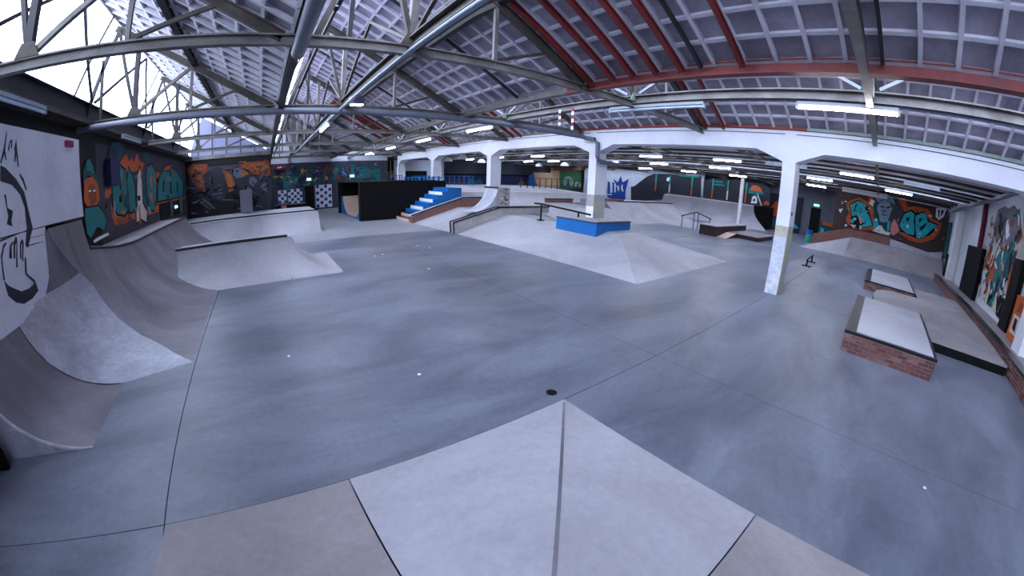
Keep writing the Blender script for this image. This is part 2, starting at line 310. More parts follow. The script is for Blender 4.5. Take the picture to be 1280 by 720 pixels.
FAR=[["brown",[[3.97,5.24],[1.18,5.25],[1.24,4.46],[3.0,4.31],[2.83,2.02],[3.84,1.82],[4.0,4.39]]],["orange",[[3.14,4.05],[2.76,4.39],[2.05,4.79],[1.21,4.5],[1.19,5.4],[0.86,5.38],[0.6,3.56],[0.41,2.34],[1.3,2.12],[2.12,2.16],[2.81,2.42],[3.0,2.79],[2.78,3.31]]],["black",[[2.84,4.06],[2.02,4.6],[1.2,4.19],[1.01,3.71],[0.47,2.72],[1.83,2.17],[2.56,2.47],[2.53,3.12]]],["cyan",[[2.75,4.03],[2.01,4.5],[1.27,4.2],[1.42,3.91],[0.96,3.41],[0.55,2.7],[1.79,2.22],[1.28,2.72],[2.09,3.28],[2.45,3.09]]],["cyan",[[2.61,2.74],[2.02,3.09],[2.11,2.84],[2.39,2.46]]],["black",[[2.26,4.16],[2.1,4.23],[2.3,3.56],[2.41,3.46]]],["pink",[[1.96,3.3],[1.73,3.18],[1.41,2.77],[1.64,2.57]]],["orange",[[1.19,5.37],[0.18,5.34],[0.53,4.82],[0.74,5.09],[0.93,4.67]]],["white",[[1.11,4.4],[0.95,4.82],[0.51,4.66],[0.71,4.24]]],["tealdk",[[0.74,4.47],[0.39,5.0],[-0.16,5.28],[-0.83,5.21],[-1.2,4.67],[-1.15,3.89],[-1.11,3.35],[-0.94,2.39],[-0.4,2.58],[0.06,2.33],[0.4,3.05],[0.28,3.62],[0.64,3.78]]],["greyteal",[[0.54,4.89],[0.1,5.32],[-0.47,5.42],[-1.0,5.17],[-1.17,4.66],[-0.88,4.84],[-0.19,5.02],[0.34,4.62]]],["skin",[[0.38,4.34],[0.11,4.81],[-0.28,5.0],[-0.72,4.81],[-0.99,4.4],[-0.86,3.84],[-0.74,3.27],[-0.4,3.09],[-0.05,3.14],[0.11,3.65],[0.32,4.0]]],["black",[[0.1,4.41],[-0.26,4.42],[-0.26,4.32],[0.04,4.31]]],["black",[[-0.41,4.38],[-0.76,4.51],[-0.77,4.37],[-0.44,4.3]]],["skindk",[[-0.19,4.17],[-0.47,4.21],[-0.59,4.01],[-0.13,3.96]]],["black",[[-0.08,3.75],[-0.62,3.8],[-0.61,3.73],[-0.09,3.69]]],["cyan",[[0.52,3.26],[0.25,3.47],[-0.03,2.74],[0.06,2.33],[0.41,2.34]]],["cyan",[[-0.7,3.27],[-0.94,3.39],[-0.99,2.55],[-0.81,2.44]]],["white",[[0.47,2.25],[-0.02,2.82],[-0.36,2.81],[-0.59,2.47],[-1.1,2.42],[-1.06,2.18],[-0.3,2.18]]],["pink",[[-1.07,3.11],[-1.28,3.61],[-1.65,3.15],[-1.89,2.74],[-1.47,2.27],[-1.12,2.35]]],["orange",[[-1.23,5.36],[-1.48,5.33],[-1.96,5.49],[-2.22,4.78],[-3.03,4.94],[-4.1,4.93],[-4.49,4.56],[-4.46,4.26],[-5.4,4.08],[-5.29,3.32],[-4.91,2.71],[-3.92,2.19],[-2.83,2.18],[-1.74,2.63],[-2.32,2.68],[-2.12,4.31]]],["black",[[-1.73,3.4],[-2.04,4.3],[-2.66,4.64],[-3.1,4.43],[-3.72,4.7],[-4.32,4.08],[-5.17,3.96],[-4.68,3.04],[-3.7,2.45],[-3.02,2.52],[-1.97,2.76]]],["cyan",[[-1.8,3.26],[-2.07,4.15],[-2.6,4.48],[-2.95,4.32],[-2.97,3.72],[-3.14,3.23],[-3.16,2.67],[-2.57,2.66],[-2.02,2.92]]],["cyan",[[-3.06,4.19],[-3.66,4.58],[-4.01,4.46],[-4.17,3.97],[-5.11,3.87],[-4.54,3.31],[-4.08,2.68],[-3.44,2.5],[-3.22,3.25]]],["black",[[-2.32,3.89],[-2.59,4.02],[-2.55,3.71],[-2.32,3.59]]],["white",[[-2.36,3.37],[-2.62,3.35],[-2.61,3.12],[-2.45,3.12]]],["black",[[-3.41,4.04],[-3.68,4.17],[-3.61,3.86],[-3.42,3.74]]],["black",[[-3.54,3.32],[-4.11,3.88],[-4.06,3.65],[-3.74,3.13]]],["tealdk",[[-1.23,4.48],[-1.6,4.51],[-1.64,4.22],[-1.32,4.15]]],["white",[[-4.73,5.16],[-5.66,5.32],[-5.48,4.62],[-5.12,4.28],[-4.8,4.47]]],["black",[[-4.92,5.02],[-5.07,5.09],[-5.13,4.47],[-5.05,4.45]]],["black",[[-5.2,5.07],[-5.44,5.12],[-5.31,4.65],[-5.21,4.71]]],["white",[[3.75,3.46],[3.34,3.61],[3.53,3.17]]],["white",[[3.01,2.3],[2.8,2.34],[2.77,2.19],[2.94,2.12]]],["greyteal",[[3.67,4.2],[3.41,4.16],[3.48,3.99]]],["white",[[2.47,2.41],[1.95,2.43],[2.16,2.11]]]]
RIGHT=[["cream",[[21.65,1.62],[21.3,2.91],[22.6,4.35],[17.86,4.43],[17.09,2.97],[16.56,0.83],[19.82,0.68],[22.08,0.9]]],["grey",[[22.39,4.03],[22.03,4.88],[20.85,4.99],[20.22,4.88],[19.4,4.99],[18.4,4.61],[17.87,3.93],[18.3,3.39],[19.84,3.11],[21.49,3.42]]],["rust",[[22.39,4.03],[21.83,4.19],[21.55,3.78],[21.9,3.66]]],["rust",[[19.65,4.35],[19.12,4.44],[19.04,4.12],[19.44,4.12]]],["teal",[[19.09,4.71],[18.51,4.83],[18.37,4.44],[18.59,4.26]]],["navy",[[21.69,4.66],[21.24,4.75],[20.44,3.96],[20.83,3.65]]],["white",[[20.44,4.25],[19.99,4.44],[19.41,3.79],[19.82,3.59]]],["teal",[[21.05,2.63],[20.16,3.29],[18.4,3.3],[18.06,3.06],[18.99,2.53],[18.86,1.81],[19.62,1.41],[19.57,0.83],[20.33,0.78],[20.64,1.75]]],["tealdk",[[19.21,2.79],[18.81,3.18],[18.03,3.24],[18.35,2.6],[18.62,1.75],[19.19,1.57]]],["orange",[[22.62,2.82],[22.27,3.44],[21.51,2.9],[20.65,2.56],[20.64,1.75],[21.44,1.64]]],["orange",[[18.53,2.22],[18.09,2.89],[17.52,2.68],[17.57,2.08],[18.07,1.57]]],["white",[[19.9,2.63],[19.48,2.76],[19.32,2.4],[19.62,2.32]]],["white",[[19.0,2.07],[18.76,2.19],[18.64,1.84],[18.85,1.76]]],["rust",[[18.38,3.74],[18.02,4.18],[17.68,3.85],[18.0,3.5]]],["black",[[19.35,1.35],[18.15,1.64],[18.12,0.65],[18.77,0.7]]]]
HAND=[["ink",[[6.73,3.92],[6.89,3.88],[7.21,3.7],[7.46,3.47],[7.53,3.23],[7.62,2.83],[7.34,2.51],[7.26,2.57],[7.4,2.85],[7.42,3.2],[7.31,3.43],[7.06,3.6],[6.7,3.67]]],["ink",[[6.49,2.78],[7.44,2.82],[7.44,2.81],[6.48,2.75]]],["ink",[[6.78,3.47],[6.84,3.45],[6.85,3.24],[7.01,3.18],[6.92,3.02],[6.93,2.93],[6.76,2.99],[6.84,3.11],[6.81,3.29]]],["ink",[[6.38,2.18],[6.47,2.07],[6.61,1.99],[6.83,1.88],[7.11,1.86],[7.34,1.9],[7.41,1.74],[7.12,1.67],[6.81,1.67],[6.58,1.76],[6.4,1.92]]],["ink",[[6.43,2.54],[6.56,2.69],[6.64,2.72],[6.67,2.7],[6.56,2.64],[6.46,2.5],[6.41,2.17],[6.36,2.18]]],["ink",[[6.66,2.46],[6.75,2.65],[6.86,2.7],[6.88,2.68],[6.8,2.63],[6.75,2.44]]],["ink",[[6.8,2.43],[6.88,2.68],[6.99,2.77],[7.02,2.72],[6.88,2.28],[6.82,2.27],[6.97,2.66],[6.92,2.63],[6.85,2.42]]],["ink",[[7.0,2.39],[7.09,2.64],[7.18,2.7],[7.22,2.63],[7.09,2.33],[7.05,2.34],[7.17,2.63],[7.12,2.6],[7.04,2.38]]],["ink",[[7.17,2.4],[7.21,2.35],[7.13,2.11],[7.36,1.94],[7.39,1.79],[7.33,1.8],[7.29,1.92],[7.07,2.11]]],["ink",[[6.73,3.96],[6.86,4.22],[6.95,4.48],[6.97,4.46],[6.9,4.18],[6.93,4.01],[6.9,4.0],[6.86,4.09],[6.76,3.94]]],["ink",[[6.98,4.18],[7.04,4.31],[7.14,4.36],[7.12,4.19],[7.08,4.21],[7.09,4.31],[7.05,4.27],[7.03,4.14]]],["ink",[[7.19,4.19],[7.27,4.37],[7.3,4.15],[7.33,3.93],[7.29,3.88],[7.26,4.1],[7.21,3.97],[7.18,3.99],[7.21,4.15]]],["ink",[[7.35,3.79],[7.47,3.7],[7.56,3.51],[7.52,3.49],[7.43,3.65],[7.33,3.76]]],["ink",[[7.36,2.56],[7.95,2.54],[7.95,2.53],[7.35,2.54]]],["ink",[[7.4,2.67],[7.99,2.66],[7.99,2.65],[7.39,2.66]]]]
END1=[["rust",[[-5.88,4.63],[-5.44,4.92],[-4.31,4.81],[-4.4,4.35],[-4.63,4.04],[-4.51,3.56],[-4.6,2.77],[-4.9,3.07],[-5.29,3.57],[-5.69,4.08]]],["flame",[[-5.67,4.54],[-5.3,4.77],[-4.81,4.59],[-4.97,4.21],[-4.64,3.71],[-4.66,2.91],[-5.08,3.62],[-5.48,4.06]]],["rust",[[-3.27,4.24],[-2.99,4.28],[-2.45,3.77],[-1.57,4.71],[0.26,4.72],[0.38,3.68],[-0.12,3.51],[-1.17,3.86],[-2.33,3.21],[-2.5,2.76],[-2.86,2.66],[-2.96,3.34]]],["flame",[[-3.0,4.15],[-2.65,3.92],[-2.47,3.23],[-2.5,2.82],[-2.79,2.72],[-2.81,3.53]]],["flame",[[-1.15,4.54],[0.12,4.59],[0.24,3.82],[-0.6,4.02]]],["slate",[[-2.58,4.05],[-2.28,4.49],[-1.71,4.52],[-1.23,4.14],[-0.89,3.77],[-0.05,3.64],[0.43,3.26],[0.38,2.02],[0.11,1.14],[-1.04,1.18],[-0.97,2.21],[-1.37,2.72],[-1.93,2.77],[-2.33,3.28]]],["steel",[[-2.43,4.3],[-1.86,4.39],[-1.45,4.09],[-1.6,3.69],[-2.17,3.61],[-2.44,3.9]]],["steel",[[-1.25,3.6],[-0.9,3.64],[-0.7,3.28],[-1.0,2.89],[-1.27,3.19]]],["steel",[[-0.35,3.11],[0.0,3.15],[0.04,2.46],[-0.31,2.63]]],["steel",[[-1.79,2.83],[-1.28,2.92],[-0.81,2.47],[-1.03,2.42],[-1.51,2.66]]],["slate",[[-5.85,3.77],[-5.3,3.51],[-4.43,2.55],[-3.86,1.61],[-4.15,1.65],[-4.94,2.4],[-5.75,3.16]]],["steel",[[-5.95,3.38],[-5.24,3.24],[-5.28,3.17],[-5.95,3.28]]],["steel",[[-4.73,2.45],[-3.93,1.62],[-4.01,1.59],[-4.81,2.36]]],["steel",[[-4.96,2.27],[-4.22,1.59],[-4.3,1.58],[-5.02,2.18]]],["slate",[[-4.69,4.11],[-3.76,4.55],[-3.26,4.51],[-3.08,3.82],[-3.09,2.34],[-3.54,2.12],[-4.08,2.45],[-4.56,2.76]]],["steel",[[-3.61,3.2],[-3.32,3.31],[-3.34,3.24],[-3.6,3.12]]],["steel",[[-3.66,2.94],[-3.3,3.0],[-3.32,2.93],[-3.66,2.86]]],["steel",[[-3.71,2.68],[-3.28,2.73],[-3.3,2.66],[-3.7,2.59]]],["steel",[[-3.72,2.41],[-3.34,2.43],[-3.36,2.37],[-3.71,2.34]]],["steel",[[-3.32,2.23],[-2.47,2.13],[-2.47,2.06],[-3.32,2.15]]],["steel",[[-0.87,1.58],[-0.37,1.46],[-0.45,1.4],[-0.84,1.47]]]]
END2=[["teal",[[1.56,3.83],[2.63,4.22],[3.56,3.59],[3.65,2.66],[2.33,2.4],[1.86,2.43],[1.65,3.25]]],["yellow",[[0.79,3.77],[2.5,3.71],[2.49,3.52],[0.79,3.59]]],["yellow",[[3.69,4.22],[4.17,4.43],[4.34,4.07],[3.86,3.92]]],["tealdk",[[3.22,4.48],[3.7,4.51],[3.69,3.93],[3.21,3.9]]],["purple",[[3.68,3.58],[4.51,3.65],[4.62,3.29],[3.9,3.1],[3.67,3.29]]],["navy",[[5.0,4.09],[5.97,4.05],[5.95,3.34],[4.99,3.33]]],["greyteal",[[5.12,3.97],[5.48,3.95],[5.48,3.81],[5.12,3.83]]],["teal",[[6.93,3.53],[7.56,4.46],[7.92,4.09],[7.54,3.51],[7.41,2.91],[7.04,3.05]]],["sky",[[8.17,3.96],[8.97,3.99],[8.97,3.45],[8.16,3.42]]],["rust",[[7.42,3.51],[7.91,3.55],[7.97,3.25],[7.54,3.15]]],["pink",[[6.26,3.39],[6.56,3.43],[6.62,3.1],[6.31,3.06]]],["teal",[[9.16,4.29],[10.68,4.38],[11.7,3.86],[11.44,3.12],[10.16,3.04],[9.28,3.44]]],["purple",[[9.6,3.91],[10.17,3.9],[10.16,3.41],[9.66,3.36]]],["rust",[[6.34,4.45],[6.82,4.43],[6.79,4.16],[6.39,4.15]]],["teal",[[3.98,1.93],[4.95,2.22],[4.88,0.46],[4.04,0.64]]],["tealdk",[[5.19,2.21],[5.8,2.29],[5.79,0.27],[5.24,0.43]]],["teal",[[11.7,3.99],[12.48,4.1],[12.61,2.72],[11.82,2.86]]],["navy",[[0.94,3.08],[1.77,3.13],[1.8,2.44],[0.97,2.39]]]]
CROWN=[["crown",[[38.23,3.34],[37.79,3.37],[37.6,1.64],[37.2,1.67],[37.38,3.3],[36.9,3.33],[36.82,2.39],[36.42,2.76],[37.21,3.92],[36.25,3.37],[35.74,4.42],[35.3,3.43],[34.2,4.05],[34.62,2.22],[34.57,0.71],[36.01,0.57],[38.14,0.9]]],["white",[[37.55,3.21],[37.29,3.22],[37.16,1.76],[37.43,1.74]]],["white",[[36.89,3.16],[36.63,3.18],[36.51,1.81],[36.77,1.79]]],["white",[[36.31,2.77],[36.11,2.95],[35.85,2.46],[36.02,1.94]]],["white",[[35.56,2.82],[35.27,3.18],[35.22,2.51],[34.96,2.02],[35.4,2.16]]],["white",[[38.19,1.42],[37.18,1.47],[37.17,1.33],[38.17,1.28]]]]
BOARD1=[["b",[[33.47,2.87],[32.88,3.0],[30.85,4.5],[29.57,5.01],[26.86,5.14],[24.12,5.12],[22.39,5.18],[22.13,2.47],[33.27,0.67]]]]
BOARD2=[["b",[[21.85,4.51],[20.86,5.02],[16.93,5.2],[16.04,5.09],[14.04,5.11],[13.01,4.65],[12.82,3.64],[12.77,2.61],[21.62,2.24]]],["a",[[25.46,5.02],[23.61,5.08],[22.33,4.46],[22.2,2.39],[25.2,2.28]]]]
BLUEW=[["navy",[[21.92,3.3],[36.11,3.46],[36.21,1.6],[21.95,1.55]]],["teal",[[25.6,2.58],[26.11,2.97],[26.83,2.44],[27.53,2.91],[28.09,2.3],[27.92,1.91],[25.79,1.98]]],["rust",[[25.79,2.05],[28.27,2.14],[28.28,1.86],[25.79,1.83]]],["brown",[[22.66,2.94],[25.42,2.88],[25.44,1.9],[22.76,1.91]]],["green",[[34.07,2.23],[34.67,2.66],[35.33,2.01],[34.29,1.94]]],["orange",[[34.46,2.82],[34.87,2.92],[35.75,2.1],[35.44,1.99]]],["teal",[[35.73,2.61],[36.04,2.78],[36.14,2.01],[35.87,1.97]]]]
GREEND=[["greend",[[41.34,4.59],[46.47,5.0],[46.71,1.93],[41.54,1.6]]],["ply",[[39.65,4.58],[41.34,4.62],[41.52,1.86],[39.82,1.81]]],["ply",[[36.13,4.06],[39.67,4.15],[39.81,1.9],[37.0,1.92],[36.51,2.83]]],["rust",[[39.63,4.93],[46.85,5.4],[46.88,4.97],[39.65,4.5]]],["blue",[[35.31,3.45],[36.13,4.06],[36.78,1.91],[35.39,1.88]]]]
PAPER=[(3.95, 14.26), (4.31, 14.4), (6.28, 15.47), (6.51, 14.67), (4.95, 11.25), (0.03, 6.62), (1.93, 4.94), (5.36, -1.8), (-0.25, 23.12)]
TAPE=[(9.37, 5.4, 4.86), (8.77, 5.4, 4.68)]

# ================================================================ SETTING
# ---- floor slabs with recessed joints
fl = MB().box(-6.3, 49, -6.6, 46, -0.35, -0.06).build('floor', 'joint', kind='structure', org=(0, 0, -0.35))
GAP = 0.007
def slab(x0, x1, y0, y1, m='floor_dark'):
    MB().box(x0+GAP, x1-GAP, y0+GAP, y1-GAP, -0.1, 0).build('slab', m, fl)
for x0, x1 in ((-6.3, -1.8), (-1.8, 5.79), (5.79, 13.4), (13.4, 21), (21, 29), (29, 37), (37, 49)):
    slab(x0, x1, -6.6, 3.18)
    slab(x0, x1, 3.18, 19.6 if x1 < 14 else 12)
    if x1 > 14: slab(x0, x1, 12, 24); slab(x0, x1, 24, 46, 'floor_light')

slab(-6.3, 13.4, 19.6, 46, 'floor_light')

# ---- walls
def wall(name, x0, x1, y0, y1, z0, z1, m): return MB().box(x0, x1, y0, y1, z0, z1).build(name, m, kind='structure')
TOP = 5.6
wl = wall('wall_left', -6.3, -6.0, -6.6, 30.2, 0, 6.0, 'wall_dark')
gable = [(-6.0, 0), (0.4, 0), (0.4, 5.2), (-6.0, 5.2)]
we1 = MB().prism(gable, 'y', 30.0, 30.3).build('wall_end_left', 'wall_dark', kind='structure')
wp = wall('wall_passage', 0.1, 0.4, 30.3, 42.0, 0, 8.6, 'wall_dark')
we2 = wall('wall_end', 0.4, 13.4, 42.0, 42.3, 0, 5.0, 'wall_slate')
we2b = MB().prism([(0.4, 5.0), (13.4, 5.0), (13.4, 5.7), (8.05, 8.5), (6.95, 5.7), (1.65, 8.5), (0.4, 5.7)], 'y', 42.0, 42.3).build('wall_gable_far', 'wall_white', kind='structure')
wbl = wall('wall_annex_corner', 15.2, 22.0, 44.9, 45.0, 0, TOP, 'wall_white')
wb = wall('wall_annex_back', 13.4, 48.3, 45.0, 45.3, 0, TOP, 'wall_slate')
wsd = wall('wall_annex_side', 13.1, 13.4, 42.3, 45.3, 0, TOP, 'wall_slate')
wf = wall('wall_annex_far', 48.0, 48.3, 4.1, 45.0, 0, TOP, 'wall_grey')
wm = wall('wall_mural', 37.0, 37.3, -6.0, 4.1, 0, TOP, 'brown')
wm2 = wall('wall_return', 37.3, 48.0, 3.8, 4.1, 0, TOP, 'wall_grey')
wr = wall('wall_right', -6.3, 37.3, -6.3, -6.0, 0, TOP, 'wall_white')
wrg = MB().prism([(-6.3, TOP), (13.4, TOP), (8.05, 8.55), (6.95, TOP+0.1), (1.65, 8.55), (0.55, TOP+0.1), (-4.75, 8.55), (-5.9, TOP+0.1)], 'y', -6.3, -6.0).build('wall_gable_near', 'wall_white', kind='structure')

# gable window above the dark end wall
g1 = MB().prism([(-5.6, 5.42), (0.35, 5.42), (-4.72, 8.2), (-5.5, 6.1)], 'y', 30.1, 30.13).build('window_4', 'milk_glass', kind='structure')
for k in range(5):
    x = -5.0+k*1.05; MB().box(x-0.03, x+0.03, 30.0, 30.08, 5.42, 5.45+max(0.2, (8.2-5.42)*(0.35-x)/5.07-0.1)).build('glazing_bar', 'steel_dark', g1)
MB().box(-6.0, 0.4, 29.9, 30.3, 5.15, 5.42).build('beam', 'steel_grey', g1)

# ---- sawtooth roof: three slopes of ribbed concrete, three rows of north lights
CR = 0.61
sl = math.atan2(RZ-VZ, 6.4-RX); cs, sn = math.cos(sl), math.sin(sl); SLEN = math.hypot(6.4-RX, RZ-VZ)
down = Vector((cs, 0, -sn)); inn = Vector((-sn, 0, -cs))         # along the slope, and out of its underside
ribm = {}
ROOF = {}
for ti, v in enumerate(VALLEYS):
    ya, yb = -6.0, y_end(v); R0 = Vector((v+RX, 0, RZ))
    p0, p1 = R0-down*0.25, R0+down*(SLEN+0.05)
    mb = MB(); t = -inn*0.14
    for (a, b) in ((p0, p1),):
        V = [a+Vector((0, ya, 0)), b+Vector((0, ya, 0)), b+Vector((0, yb, 0)), a+Vector((0, yb, 0))]
        mb.poly(V+[q+t for q in V], [(0, 1, 2, 3), (7, 6, 5, 4), (0, 4, 5, 1), (1, 5, 6, 2), (2, 6, 7, 3), (3, 7, 4, 0)])
    roof = mb.build('ceiling', 'roof_plate', kind='structure', label='sloping ribbed concrete roof of one sawtooth bay'); ROOF[v] = roof
    m1 = MB().beam(inn*0.045+down*0.02, inn*0.045+down*(SLEN-0.02), 0.075, 0.09, inn).mesh('roof_rib', ['roof_rib'], (0, 0, 0))
    k = math.ceil((ya-0.08)/CR)
    while 0.08+k*CR < yb:
        inst(m1, 'roof_rib', (R0.x, 0.08+k*CR, R0.z), roof); k += 1
    m2 = MB().beam((0, ya, 0), (0, yb, 0), 0.075, 0.07, inn).mesh('cross_rib', ['roof_rib'], (0, 0, 0))
    for j in range(11):
        q = R0+down*(SLEN-0.02-j*(SLEN-0.06)/10)+inn*0.034; inst(m2, 'cross_rib', (q.x, 0, q.z), roof)
    # north light
    win = MB().box(v-(0.16 if 0 < v < 1 else 0.05), v+0.06, ya, yb, VZ-0.05, GB).build('window_%d' % (ti+1), 'steel_dark', kind='structure', label='long sloping north light of clear panes')
    G0, G1 = Vector((v+0.06, 0, GB)), Vector((v+RX-0.02, 0, RZ-0.05)); n = math.ceil((yb-ya)/1.22)
    gp = MB().poly([G0+Vector((0.02, 0.03, 0.02)), G0+Vector((0.02, 1.19, 0.02)), G1+Vector((0, 1.19, 0)), G1+Vector((0, 0.03, 0))], [(0, 1, 2, 3)]).mesh('pane', ['glass'], (0, 0, 0))
    gbm = MB().beam(G0, G1, 0.045, 0.06, (0, 1, 0)).mesh('glazing_bar', ['steel_dark'], (0, 0, 0))
    for i in range(n):
        yy = ya+i*(yb-ya)/n
        if i % 1 == 0: inst(gp, 'pane', (0, yy, 0), win)
        if i % 5 == 0: inst(gbm, 'glazing_bar', (0, yy, 0), win)
    MB().beam(G1+Vector((0, ya, 0)), G1+Vector((0, yb, 0)), 0.08, 0.14).build('ridge_beam', 'steel_dark', win)
    # mid-slope purlin, valley beam
    q = R0+down*(SLEN*0.5)+inn*0.16
    MB().ibeam((q.x, ya, q.z), (q.x, yb, q.z), 0.16, 0.22).build('purlin', 'steel_dark', roof)

vb = []
for v, m, lab in ((0.55, 'steel_dark', 'dark steel valley beam running under the first roof gutter'), (6.95, 'steel_red', 'red oxide steel valley beam below the ribbed roof')):
    t = thing('valley_beam', lab, 'beam', (v, 18, 5.2))
    if m == 'steel_red':
        MB().ibeam((v, -2.5, 5.42), (v, 7.2, 5.42), 0.22, 0.26).build('red_length', 'steel_red', t)
        MB().ibeam((v, -6.0, 5.42), (v, -2.5, 5.42), 0.22, 0.26).build('green_length', 'steel_green', t)
        MB().ibeam((v, 7.2, 5.42), (v, 42, 5.42), 0.22, 0.26).build('grey_length', 'steel_grey', t)
    else: MB().ibeam((v-0.09, -6.0, 5.38), (v-0.09, 42, 5.38), 0.16, 0.26).build('beam', m, t)
t = thing('valley_beam', 'red and green steel angle along the top of the white concrete beam', 'beam', (13.3, 18, 5.47))
for a, b, m, nm in ((-6, 2.6, 'steel_green', 'green_length'), (2.6, 14.5, 'steel_red', 'red_length'), (14.5, 42, 'steel_grey', 'grey_length')): MB().box(13.22, 13.4, a, b, 5.47, 5.57).build(nm, m, t)
t = thing('gutter_beam', 'dark steel gutter beam along the head of the left wall', 'beam', (-5.75, 12, 5.3))
MB().ibeam((-5.72, -6, 5.72), (-5.72, 30, 5.72), 0.3, 0.5).build('beam', 'steel_dark', t)
MB().box(-5.98, -5.45, -6, 30, 5.3, 5.42).build('soffit', 'steel_brown', t)

# ---- red repair rafters under the middle slope
R0 = Vector((0.55+RX, 0, RZ))
rr = MB().ibeam(R0+down*2.1+inn*0.15, R0+down*(SLEN-0.03)+inn*0.15, 0.09, 0.13)
for v0, ys, lab in ((0.55, (6.28, 5.59, 5.03, 4.43, 3.83, 2.55), 'red steel repair rafter above the red valley beam'), (0.55, (20.3, 21.0, 21.6, 22.8), 'red steel repair rafter further down the middle roof slope'), (6.95, (5.6, 6.3, 17.3, 18.0, 25.8, 26.4), 'red steel repair rafter above the white concrete beam')):
    Rv = Vector((v0+RX, 0, RZ)); me = MB().ibeam(down*2.1+inn*0.15, down*(SLEN-0.03)+inn*0.15, 0.09, 0.13).mesh('repair_rafter', ['steel_red'], (0, 0, 0))
    for y in ys: inst(me, 'repair_rafter', (Rv.x, y, Rv.z), ROOF[v0], label=lab)
for y, v0 in ((0.08, 0.55), (3.4, 0.55), (9.2, 0.55), (15.4, 0.55)):
    me = MB().beam(R0+down*0.3+inn*0.12, R0+down*(SLEN-0.05)+inn*0.12, 0.07, 0.07).mesh('tie_rod', ['steel_dark'], tuple(R0))
    inst(me, 'tie_rod', (R0.x, y, R0.z), ROOF[v0])

# ---- roof trusses (planes across the hall)
CZ = 5.33
def truss(y, vs, lab):
    x0 = -5.75 if len(vs) == 3 else 0.5
    t = thing('roof_truss', lab, 'truss', ((x0+13.3)/2, y, CZ), 'steel trusses crossing the hall')
    MB().ibeam((x0, y, CZ), (13.32, y, CZ), 0.15, 0.19).build('bottom_chord', 'steel_grey', t)
    for v in vs:
        R = Vector((v+RX, y, RZ)); A = Vector((v+0.2, y, CZ+0.1)); N = Vector((v+1.9, y, CZ+0.1)); P = R+down*(SLEN*0.5)+inn*0.28; E = R+down*(SLEN-0.1)+inn*0.25
        MB().ibeam(R+inn*0.28, E, 0.13, 0.2).build('rafter', 'steel_brown', t)
        MB().beam(A, R-Vector((0, 0, 0.3)), 0.09, 0.1).build('glazing_strut', 'steel_dark' if v < 0 else 'steel_brown', t)  # left bay members darker: backlit silhouette put into the steel colour
        MB().beam(N, R-Vector((0.0, 0, 0.35)), 0.1, 0.09).build('diagonal', 'steel_dark' if v < 0 else 'steel_brown', t)
        MB().beam(N, P, 0.1, 0.09).build('diagonal', 'steel_grey', t)
        q = R+down*((0.8)/cs)+inn*0.3
        MB().box(N.x-0.07, N.x+0.07, y-0.07, y+0.07, CZ+0.1, q.z).build('post', 'steel_grey' if v > 0 else 'steel_dark', t)
        MB().box(P.x-0.04, P.x+0.04, y-0.04, y+0.04, CZ+0.1, P.z).build('post', 'steel_grey', t)
        MB().beam((P.x, y, CZ+0.1), P+Vector((cs, 0, -sn))*1.6+inn*0.05, 0.06, 0.07).build('diagonal', 'steel_brown', t)
        MB().box(v+0.72, v+0.8, y-0.045, y+0.045, CZ+0.1, 7.2).build('post', 'steel_dark', t)
        MB().prism([(N.x-0.24, CZ+0.09), (N.x+0.24, CZ+0.09), (N.x+0.12, CZ+0.32), (N.x-0.12, CZ+0.32)], 'y', y-0.09, y-0.07).build('gusset_plate', 'steel_green' if v > 5 else 'steel_brown', t)
    return t
TY = [0.38+6.1*k for k in range(7)]
ords = ['nearest the whitewashed gable wall', 'next after the one by the whitewashed gable', 'carrying the thick grey sprinkler pipe', 'first beyond the sprinkler pipe', 'second beyond the sprinkler pipe', 'just past the dark animal mural', 'closest to the far teal mural']
for y, a in zip(TY, ords): truss(y, VALLEYS if y < 30 else VALLEYS[1:], 'grey steel roof truss with posts and diagonals, '+a)

# longitudinal chords with V braces
for v, lab in ((0.55, 'grey steel lattice running lengthwise under the middle roof bay'), (6.95, 'grey steel lattice running lengthwise beside the white concrete beam')):
    x = v+1.9; t = thing('lengthwise_lattice', lab, 'girder', (x, 18, CZ))
    MB().ibeam((x, -6, CZ+0.12), (x, 42, CZ+0.12), 0.2, 0.24).build('bottom_chord', 'steel_grey' if v > 5 else 'steel_brown', t)
    for y in TY:
        for sgn in (-1, 1):
            if y+sgn*4 < -6: continue
            MB().beam((x, y+sgn*0.2, CZ+0.3), (x, y+sgn*3.05, CZ+1.75), 0.07, 0.07).build('brace', 'steel_pale' if v > 5 else 'steel_brown', t)
# bracing in the glazing planes
for v in VALLEYS:
    for y in TY[:-1]:
        if y+6.1 > y_end(v): continue
        b = MB(); lab = {-6.0: 'over the left wall', 0.55: 'in the middle roof bay', 6.95: 'by the white beam'}[v]
        t = thing('glazing_brace', 'pair of dark steel braces behind the north light '+lab, 'brace', (v+0.7, y+3, GB), 'crossing braces '+lab)
        MB().beam((v+0.5, y+0.1, GB), (v+RX+0.05, y+3.05, RZ-0.3), 0.08, 0.08).build('bar', 'steel_dark', t)
        MB().beam((v+0.5, y+6.0, GB), (v+RX+0.05, y+3.05, RZ-0.3), 0.08, 0.08).build('bar', 'steel_dark', t)

